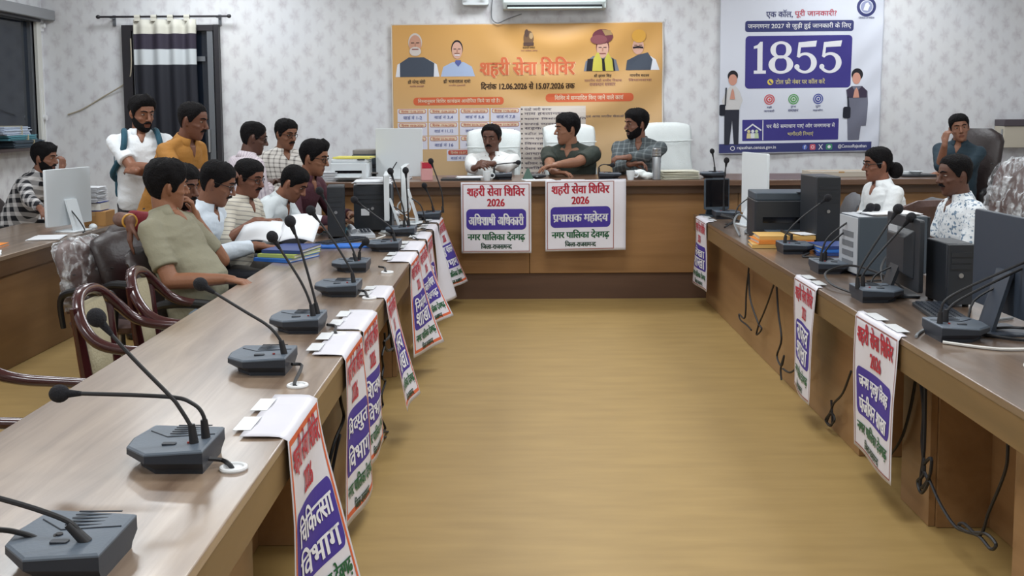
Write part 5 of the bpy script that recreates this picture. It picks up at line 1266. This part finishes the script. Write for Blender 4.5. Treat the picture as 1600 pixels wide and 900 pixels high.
# --- left wall desk
monitor('white all in one computer on the left wall desk, its plain back towards the hall', (-3.43, 8.0, .75), 254, .50, .43, case_white, .05, name='desktop_computer', cat='computer')
folder('orange folder lying on the left wall desk near the left edge', (-3.66, 7.02, .75), 95, (.26, .36, .018), F_or)
papers('white sheets beside the foot of the white computer on the left wall desk', (-3.40, 7.55, .75), 10, .21, .29, 3)
papers('white sheet under the orange folder edge on the left wall desk', (-3.45, 6.72, .75), 30, .2, .28, 2)
t = thing('computer_mouse', 'white mouse with dark lead beside the white computer on the left', 'mouse', (-3.33, 8.2, .75), 30)
obj('shell', MB().ell((0, 0, .008), (.032, .056, .028)).box((0, 0, -.006), (.03, .05, .01)), case_white, t); obj('lead', MB().tube([(0, .05, .012), (.03, .12, .006), (-.03, .2, .006), (.0, .26, .006)], .004, 6), rubber, t)
def carton(label, loc, rz, d, m, name='cardboard_box', seam=True):
    t = thing(name, label, 'box', loc, rz); w, l, h = d
    obj('carton', MB().box((0, 0, h / 2), d), m, t, .003)
    obj('flap_seam', MB().box((0, 0, h + .0006), (w * .98, .004, .0014)), mat('seam_tape', (150, 112, 66), .5), t)
    obj('packing_tape', MB().box((0, 0, h + .0004), (w * .99, .05, .001)).box((0, -l / 2 - .0004, h * .85), (.05, .001, h * .3)), mat('brown_tape', (176, 140, 92), .3), t); return t
carton('brown cardboard box on the left wall desk right of the white computer', (-3.39, 8.44, .75), 0, (.21, .2, .115), mat('kraft_card', (168, 124, 72), .8))
folder('blue and white patterned ream lying on the cardboard box', (-3.41, 8.44, .867), 0, (.17, .19, .07), mat('blue_ream', (62, 76, 158), .5, var=(60, .9)), name='paper_ream', cat='paper ream')
papers('white stack of forms on top of the blue patterned ream', (-3.43, 8.44, .938), 0, .17, .19, 40)
for k, (c, lb) in enumerate((((70, 84, 96), 'lowest dark bundle of files on the sill of the side window'), ((98, 160, 176), 'teal bundle of files in the middle of the pile on the window sill'), ((196, 208, 226), 'pale blue bundle of papers topmost on the window sill'))):
    t = thing('file_bundle', lb, 'files', (XL + .075, 10.30 - .12 * k, WZ0 + .026 + (.0, .075, .125)[k]), 2 * k)
    th = (.072, .048, .085)[k]; r = random.Random(k); b_ = MB()
    for q in range(int(th / .008)): b_.box((r.uniform(-.01, .01), r.uniform(-.03, .03), .004 + .008 * q), (.20, .62 + r.uniform(-.06, .06), .0066))
    obj('sheets', b_, mat('files_%d' % k, c, .7, var=(30, .3)), t); obj('binding_string', MB().box((.0, .1, th / 2), (.222, .012, th + .004)), mat('string', (186, 176, 150), .8), t)
# --- left desk
for k, (m, lb, dz) in enumerate(((F_blue, 'bright blue folder at the bottom of the files before the seated men', 0), (F_green, 'lime green folder between two blue ones before the seated men', .022), (F_navy, 'navy folder on top of the files before the seated men', .044))):
    folder(lb, (-1.42 + .01 * k, 6.42 + .03 * k, .752 + dz), 68 + 5 * k, (.34, .25, .02), m)
pg = onz(440, 352, .93)
t = thing('open_papers', 'large open white papers held up between the two men in white', 'papers', (-1.60, 6.80, .80), 0)
def leaf(x0, x1, y0, y1, lift): 
    vs = []; fs = []
    for j in range(9):
        for i in range(9):
            u, v = i / 8, j / 8; vs.append((x0 + (x1 - x0) * u, y0 + (y1 - y0) * v, .02 + lift * v + .03 * math.sin(u * 3) * (1 - v * .5)))
    for j in range(8):
        for i in range(8): a = j * 9 + i; fs.append((a, a + 1, a + 10, a + 9))
    return MB().add(vs, fs)
for a in ((-.20, .08, -.22, .12, .10), (.06, .30, -.16, .16, .14)):
    o = obj('sheet', leaf(*a), mat('paper_white', (222, 224, 228), .7), t); q = o.modifiers.new('thick', 'SOLIDIFY'); q.thickness = .003
folder('blue folder lying flat on the left desk beside the black keyboard', (-1.20, 6.98, .752), 95, (.20, .42, .010), F_blue)
def keyboard(label, loc, rz, m=None):
    t = thing('keyboard', label, 'keyboard', loc, rz)
    obj('case', MB().rbox((0, 0, .009), (.43, .14, .018), .012), m or case_black, t, .003)
    ks = MB()
    for r_ in range(5):
        for c_ in range(14): ks.box((-.19 + .0292 * c_, -.048 + .024 * r_, .021), (.024, .019, .006))
    o = obj('keys', ks, mic_dark, t); o['kind'] = 'stuff'; return t
keyboard('black keyboard at the foot of the slim black computer on the left desk', (-1.22, 7.20, .75), 60)
tower('slim black computer standing in front of the man in wine shirt', (-1.31, 7.56, .75), 8, (.12, .26, .36), case_black, case_black)
tower('black computer tower with small white label and papers on top, left desk', (-1.10, 8.02, .75), 4, (.28, .36, .34), case_slate, case_black, True)
tag(obj('paper_label', MB().box((-1.14, 7.818, .90), (.06, .004, .05), Matrix.Rotation(math.radians(4), 3, 'Z')), mat('paper_white', (222, 224, 228), .7)), 'small white label stuck on the black computer tower', 'label')
papers('loose white papers on top of the black computer tower, left desk', (-1.10, 7.98, 1.102), 4, .26, .30, 8)
papers('light blue papers under the wine shirted man\'s hand on the left desk', (-1.32, 7.86, .752), 40, .24, .3, 5, m=F_teal)
monitor('white monitor seen edge on, nearer of the pair beside the upright microphones', (-.98, 7.85, .75), -84, .46, .34, case_white, .10, th=.035)
monitor('white monitor seen edge on, farther of the pair beside the upright microphones', (-.90, 8.40, .75), -88, .46, .36, case_white, .11, th=.035)
t = thing('desk_phone', 'grey desk telephone at the foot of the black computer tower', 'telephone', (-1.13, 7.50, .75), 20)
obj('base', MB().loft([[V((a * .09, b * .10, 0)) for a, b in ((-1, -1), (1, -1), (1, 1), (-1, 1))], [V((a * .085, b * .095, .03 + .02 * (b > 0))) for a, b in ((-1, -1), (1, -1), (1, 1), (-1, 1))]]), case_grey, t, .004)
obj('handset', MB().tube([(-.06, -.08, .055), (-.06, -.05, .068), (-.06, .05, .078), (-.06, .09, .068)], [.02, .014, .014, .02], 10), case_grey, t)
kp = MB()
for a in range(3):
    for b_ in range(4): kp.box((.0 + .026 * a, -.06 + .026 * b_, .045 + .005 * b_), (.018, .016, .006))
obj('keypad', kp, mic_dark, t)
t = thing('white_cable_coil', 'small loop of white cable standing behind the upright microphones', 'cable', (-.95, 8.72, .75), 0)
obj('loop', MB().torus((.0, 0, .10), .055, .006, (.2, 1, 0)), case_white, t); obj('tail', MB().tube([(.0, 0, .045), (.04, .0, .01), (.15, -.05, .008)], .006, 6), case_white, t)
papers('white papers beside the cable loop at the far end of the left desk', (-1.12, 8.78, .75), 10, .22, .3, 20)
# --- head desk, left end
monitor('large white all in one computer on the head desk, its blank back to the hall', (-1.06, 9.42, HT), 176, .42, .43, case_white, .02, sh=.16, name='desktop_computer', cat='computer')
printer('white printer on the left end of the head desk under the yellow folder', (-1.47, 9.30, HT), 0, (.32, .34, .19), case_white, case_white)
folder('yellow folder lying on the white printer', (-1.44, 9.30, HT + .192), 84, (.24, .33, .014), F_yel)
printer('grey printer behind the white printer on the head desk', (-1.35, 9.66, HT), 0, (.30, .30, .26), case_slate, mat('warm_grey_case', (132, 128, 126), .5))
papers('stack of papers left of the white printer on the head desk', (-1.66, 9.25, HT), 12, .13, .28, 26)
papers('papers on the head desk right of the white printer', (-1.20, 9.16, HT), -8, .18, .2, 10)
pk = carton('pink and red printed carton on the head desk behind the microphone neck', (-.80, 9.22, HT), 8, (.10, .09, .16), mat('pink_print_card', (206, 152, 152), .5), 'carton')
obj('red_panel', MB().box((0, -.0465, .13), (.085, .002, .05)), I_red, pk)
# --- head desk, middle
folder('dark portfolio under papers in front of the man in kurta', (-.50, 9.22, HT), 90, (.24, .34, .016), case_black)
papers('white papers under the left hand of the man in kurta', (-.42, 9.20, HT + .018), 100, .16, .22, 4)
t = thing('white_cup', 'white cup beside the microphone in front of the man in kurta', 'cup', (-.27, 9.12, HT))
def cup(t, m):
    pr = [(.026, 0), (.036, .05), (.038, .08), (.034, .08), (.030, .05), (.022, .008)]
    mb = MB(); rg = [[V((r_ * math.cos(a), r_ * math.sin(a), z)) for a in [2 * math.pi * i / 20 for i in range(20)]] for r_, z in pr]
    mb.loft(rg); obj('bowl', mb, m, t); obj('handle', MB().torus((.045, 0, .042), .020, .005, (0, 1, 0), 16, 6), m, t)
cup(t, case_white)
t = thing('nameplate', 'small dark green triangular nameplate left of the man in green', 'nameplate', (.085, 9.18, HT), 4)
obj('prism', MB().add([(-.05, -.03, 0), (.05, -.03, 0), (.05, .03, 0), (-.05, .03, 0), (-.008, 0, .10), (.008, 0, .10)], [(0, 1, 5, 4), (1, 2, 5), (2, 3, 4, 5), (3, 0, 4), (3, 2, 1, 0)]), mat('dark_green_plate', (36, 74, 58), .4), t)
obj('base_strip', MB().box((0, 0, .004), (.115, .07, .008)), case_white, t)
papers('single white sheet on the head desk between the two camp banners', (.17, 9.12, HT), 5, .26, .16, 1)
papers('white papers in front of the man in green', (.47, 9.06, HT), 0, .20, .10, 2)
t = thing('spectacle_case', 'dark spectacle case by the wrist of the man in green', 'case', (.16, 9.32, HT), 10); obj('shell', MB().ell((0, 0, .022), (.09, .035, .022)), case_black, t); obj('clasp', MB().box((0, -.035, .022), (.02, .006, .01)), metal, t)
t = thing('white_cup', 'white cup in front of the man in grey checks', 'cup', (.97, 9.10, HT)); cup(t, case_white)
t = thing('steel_flask', 'tall steel vacuum flask with ribbed cap on the head desk', 'flask', (1.19, 9.08, HT))
pr = [(.030, 0), (.036, .004), (.036, .19), (.033, .20)]
lat = lambda pr, n=28: MB().loft([[V((r_ * math.cos(a), r_ * math.sin(a), z)) for a in [2 * math.pi * i / n for i in range(n)]] for r_, z in pr])
obj('bottle', lat(pr), mat('brushed_steel', (176, 180, 184), .28, .9), t); obj('cap', lat([(.034, .202), (.036, .206), (.036, .22), (.034, .222), (.036, .226), (.036, .24), (.034, .242), (.036, .246), (.036, .268), (.030, .272)]), mat('brushed_steel', (176, 180, 184), .28, .9), t); obj('ring', MB().torus((0, 0, .201), .034, .004), case_black, t)
papers('thick bundle of cream files right of the steel flask', (1.40, 9.22, HT), 0, .32, .26, 24, cat='files', m=mat('cream_files', (206, 204, 188), .8))
t = thing('white_cloth', 'crumpled white cloth left of the steel flask', 'cloth', (1.08, 9.20, HT)); cb = MB()
for k in range(7): cb.ell((.06 * math.cos(k * 2.1) * .7, .05 * math.sin(k * 1.7), .028 + .012 * (k % 3)), (.06, .05, .03))
obj('cloth_folds', remesh(cb, .008, 3, .006, 22), mat('white_towel', (226, 232, 232), .9), t)
t = thing('tray', 'dark tray with a white dish on the right end of the head desk', 'tray', (3.52, 9.35, HT)); obj('tray_plate', MB().rbox((0, 0, .01), (.30, .22, .02), .03), case_black, t, .004); obj('dish', lat([(.03, .02), (.06, .045), (.056, .045), (.026, .026)]), case_white, t); obj('cloth_pad', MB().rbox((-.05, .06, .03), (.16, .08, .02), .02), case_white, t)
carton('flat pale box lying on the head desk behind the person with the bun', (2.85, 9.45, HT), 0, (.55, .28, .05), mat('beige_box', (186, 178, 166), .6), 'flat_box')
# --- right desk
monitor('white all in one computer at the far end of the right desk', (1.83, 8.15, .75), 103, .44, .48, case_white, .08, sh=.2, name='desktop_computer', cat='computer')
monitor('black monitor behind the white computer at the far end of the right desk', (1.66, 8.82, .75), 12, .22, .26, case_slate, .06)
printer('large black printer on the right desk behind the orange folders', (1.83, 7.40, .75), -4, (.39, .38, .33), case_black, case_slate)
tower('black computer tower right of the large black printer', (1.995, 6.98, .75), 4, (.16, .30, .45), case_black, case_black)
for k, (m, lb, dx, rz) in enumerate(((F_gold, 'lowest buff folder of the pile on the right desk', 0.0, 84), (F_or, 'middle orange folder of the pile on the right desk', .04, 92), (F_gold, 'topmost buff folder tied with a black strap on the right desk', .07, 88))):
    folder(lb, (1.70 + dx * .6, 6.88 + dx * .4, .752 + .026 * k), rz, (.25, .36, .024), m)
tag(obj('strap', MB().box((0, 0, .045), (.014, .27, .092)).box((0, 0, .091), (.016, .28, .003)), rubber, loc=(1.76, 6.90, .751)), 'black strap around the buff and orange folders', 'strap')
papers('white slip lying on the tied folders', (1.86, 6.86, .832), 20, .10, .14, 2)
for k in range(3): folder(('navy folder lying flat beside the pale grey computer tower', 'blue folder on the navy one beside the pale grey tower', 'white papers in a blue cover topmost beside the pale grey tower')[k], (2.0, 6.50 + .02 * k, .752 + .020 * k), 80 + 9 * k, (.24, .32, .018), (F_navy, F_blue, F_navy)[k])
tower('computer tower with pale grey ported face and dark side on the right desk', (1.99, 5.74, .75), 94, (.26, .38, .31), case_slate, case_black, True, case_grey)
papers('white sheets on top of the pale grey computer tower', (2.02, 5.72, 1.077), 8, .28, .20, 3)
monitor('slim black monitor with silver vent, its back to the aisle, right desk', (1.86, 5.06, .75), 88, .48, .34, case_black, .045, bulge=True)
tag(obj('vent_plate', MB().box((0, 0, 0), (.004, .12, .03)), case_grey, loc=(1.802, 5.06, 1.075)), 'silver vent plate on the back of the slim black monitor', 'vent')
tower('black computer tower behind the slim black monitor, right desk', (1.985, 4.84, .75), 2, (.12, .22, .28), case_black, case_black)
monitor('large slate black monitor cut by the right edge, its back to the aisle', (1.97, 4.20, .75), 92, .60, .40, mat('slate_monitor', (50, 58, 70), .4), .07)
keyboard('black keyboard on the right desk beside the nearest microphone', (1.84, 4.55, .75), 84)
t = thing('notepad', 'notepad and pen on the right desk near the right edge', 'notepad', (1.73, 3.30, .75), -20)
obj('pad', MB().box((0, 0, .01), (.15, .21, .02)), mat('paper_white', (222, 224, 228), .7), t); obj('cover', MB().box((-.004, 0, .001), (.16, .22, .002)), F_navy, t)
papers('loose white papers at the right edge on the right desk', (1.80, 3.20, .772), 35, .2, .15, 6)
def cable(label, pts, r=.006, m=None, closed=False): return tag(obj('cable', MB().tube(pts, r, 6, smooth=5), m or rubber), label, 'cable')
tz = .757
dz_ = lambda x, y, z=tz: V((x, y, z))
white_pvc = mat('white_cable', (206, 204, 200), .5); grey_pvc = mat('grey_cable', (120, 124, 128), .5)
cable('white cable snaking on the right desk beside the nearest microphone', [dz_(1.62, 3.98), dz_(1.78, 3.86), dz_(1.98, 3.86), dz_(1.92, 3.74), dz_(1.76, 3.62), dz_(1.80, 3.54), dz_(2.05, 3.50)], .006, white_pvc)
cable('grey cable twin lying left of the nearest microphone on the right desk', [dz_(1.555, 4.08), dz_(1.60, 4.16), dz_(1.72, 4.30), dz_(1.95, 4.38), dz_(2.1, 4.44)], .006, grey_pvc)
cable('black cable looping behind the nearest microphone on the right desk', [dz_(1.80, 4.14), dz_(1.9, 4.04), dz_(1.98, 3.98), dz_(2.06, 3.84, .765), dz_(2.12, 3.98), dz_(2.0, 4.12, .78), dz_(1.86, 4.22), dz_(1.98, 4.30)])
cable('black cable looping over the desk edge beside the slim black monitor', [dz_(1.62, 5.05), dz_(1.56, 5.22, .775), dz_(1.60, 5.45, .80), dz_(1.74, 5.48, .83), dz_(1.86, 5.32, .80), dz_(1.90, 5.16)])
cable('tangled black cable behind the slim black monitor', [dz_(1.80, 5.14), dz_(1.84, 5.32, .84), dz_(1.92, 5.40, .90), dz_(1.96, 5.30, .80), dz_(1.88, 5.20, .86), dz_(1.94, 5.36, .78), dz_(1.80, 5.42)])
cable('black cable between the microphones on the right desk', [dz_(1.80, 5.86), dz_(1.76, 6.10), dz_(1.84, 6.28), dz_(1.72, 6.34), dz_(1.80, 6.5)])
cable('black cables bunched in front of the large black printer', [dz_(1.58, 7.20), dz_(1.70, 7.06, .80), dz_(1.84, 7.12, .79), dz_(1.95, 7.04, .81), dz_(2.0, 7.14)])
cable('thick grey cable curling at the far end of the right desk', [dz_(1.56, 7.4), dz_(1.58, 7.7, .82), dz_(1.66, 7.9, .86), dz_(1.72, 7.8, .80), dz_(1.64, 7.6), dz_(1.74, 7.5, .79)], .008, grey_pvc)
cable('black cable heap at the far end of the right desk', [dz_(1.56, 7.95), dz_(1.66, 8.1, .80), dz_(1.58, 8.2, .82), dz_(1.72, 8.3, .79), dz_(1.62, 8.4, .81), dz_(1.74, 8.2, .77)], .008)
cable('black cable lying between the white monitors and the left desk edge', [dz_(-.70, 7.3), dz_(-.78, 7.6), dz_(-.70, 7.9), dz_(-.80, 8.2), dz_(-.72, 8.4)])
cable('white cable among the cables beside the white monitors', [dz_(-1.0, 7.35), dz_(-.96, 7.55), dz_(-1.02, 7.7), dz_(-.86, 7.9), dz_(-.75, 8.0)], .006, white_pvc)
# hanging cables in front of the desk panels
HXR = 1.575
hr = lambda pts, x=HXR: [onx(a, b_, x) for a, b_ in pts]
cable('black cable with a knotted plug hanging first below the right desk from the far end', hr([(1171, 405), (1169, 429), (1166, 458), (1164, 496), (1155, 491), (1157, 500), (1167, 508), (1174, 516)]))
cable('black cable hanging in a V with a bundled knot below the far right desk', hr([(1170, 427), (1172, 466), (1184, 503), (1190, 514), (1182, 523), (1186, 506), (1193, 490), (1201, 469), (1212, 436)]))
cable('black cable hanging straight with a folded loop at its end, right desk', hr([(1213, 438), (1216, 487), (1221, 530), (1214, 556), (1221, 572), (1225, 556), (1220, 575), (1221, 594)]))
cable('black cable hooked up between the loop and the second right banner', hr([(1223, 576), (1234, 582), (1245, 573), (1256, 544), (1259, 521), (1258, 545), (1265, 570), (1258, 586), (1250, 595)]))
cable('black cable ending in a round coil below the second right banner', hr([(1330, 580), (1317, 614), (1303, 630), (1297, 645), (1290, 656), (1297, 664), (1304, 656), (1299, 645), (1292, 660), (1300, 663), (1299, 625)]))
cable('black cable slanting down behind the nearest right banner', hr([(1431, 590), (1422, 640), (1406, 690), (1378, 726)], 1.60))
cable('black cables tied in a bundle hanging right of the nearest right banner', hr([(1438, 592), (1443, 640), (1441, 690), (1444, 738), (1434, 752), (1440, 770), (1450, 752), (1442, 730), (1455, 716), (1452, 745), (1438, 760), (1444, 700), (1446, 600)]), .007)
cable('brown cable looping low across the panel to a figure of eight', hr([(1452, 749), (1469, 787), (1491, 821), (1510, 831), (1530, 838), (1548, 858), (1556, 850), (1540, 834), (1515, 832), (1498, 822), (1506, 818), (1531, 836), (1545, 800), (1562, 760), (1573, 726), (1575, 690)], 1.58))
hl = lambda pts, x=-.70: [onx(a, b_, x) for a, b_ in pts]
cable('kinked black cable hanging beside the third left banner, ending in a bow', hl([(601, 520), (601, 538), (597, 556), (599, 573), (597, 591), (602, 596), (596, 618), (598, 634), (588, 640), (586, 628), (594, 626), (592, 645), (602, 668), (597, 672), (591, 648)]))
cable('dark cables drooping under the left desk behind the nearest left banner', hl([(528, 600), (533, 630), (537, 654), (523, 690), (512, 735), (516, 745), (526, 700), (531, 680)], -.72), .007)
cable('bundle of dark cables tied beneath the left desk behind the narrow banner', hl([(606, 500), (608, 525), (600, 535), (606, 548), (616, 540), (618, 520), (610, 515), (614, 548)], -.70), .008)
cable('short black plug lead lying out below the third left banner', hl([(582, 682), (592, 676), (607, 675), (606, 682), (588, 684)], -.68))
# --- wall fittings
t = thing('air_conditioner', 'white split air conditioner above the orange banner', 'air conditioner', tuple(at(866, -6, YB - .1)))
obj('casing', MB().loft([[V((a * .53, y, z)) for a in (-1,) for y, z in ((.10, -.14), (-.06, -.14), (-.115, -.07), (-.12, .10), (-.08, .14), (.10, .14))], [V((a * .53, y, z)) for a in (1,) for y, z in ((.10, -.14), (-.06, -.14), (-.115, -.07), (-.12, .10), (-.08, .14), (.10, .14))]]), mat('ac_white', (196, 204, 204), .35), t, .012)
obj('outlet', MB().box((0, -.086, -.108), (.97, .03, .05), Matrix.Rotation(math.radians(-42), 3, 'X')), scr, t)
obj('louver', MB().rbox((0, -.115, -.125), (.96, .07, .010), .004, rot=Matrix.Rotation(math.radians(14), 3, 'X')), mat('ac_white', (196, 204, 204), .35), t)
obj('end_cap', MB().box((.515, -.01, 0), (.012, .19, .26)), mat('ac_seam', (170, 178, 178), .4), t)
t = thing('voltage_stabiliser', 'white wall box with two dark slots left of the air conditioner', 'wall box', tuple(at(743, -8, YB - .07)))
obj('case', MB().rbox((0, 0, 0), (.27, .22, .14), .02, rot=Matrix.Rotation(math.radians(90), 3, 'X')), case_white, t, .004)
for s in (-1, 1): obj('slot', MB().box((s * .085, -.111, -.045), (.05, .004, .02), Matrix.Rotation(s * .15, 3, 'Y')), scr, t)
tag(obj('air_conditioner_lead', MB().tube([at(770, -6, YB - .05), at(768, 14, YB - .04), at(769, 30, YB - .04), at(778, 36, YB - .05), at(792, 30, YB - .06), at(815, 22, YB - .08)], .006, 6), grey_pvc), 'thin lead sagging between the wall box and the air conditioner', 'cable')
t = thing('wall_cabinet', 'beige wall box with dark top band at the right edge above the wrapped chairs', 'wall box', tuple(at(1600, 209, YB - .12)))
obj('box', MB().box((0, 0, -.03), (.52, .22, .22)), mat('beige_cabinet', (190, 182, 166), .6), t, .006); obj('top_band', MB().box((0, -.005, .115), (.52, .23, .07)), mat('dark_band', (74, 66, 72), .4), t, .006); obj('hinge', MB().box((-.262, -.08, 0), (.008, .03, .1)), metal, t)
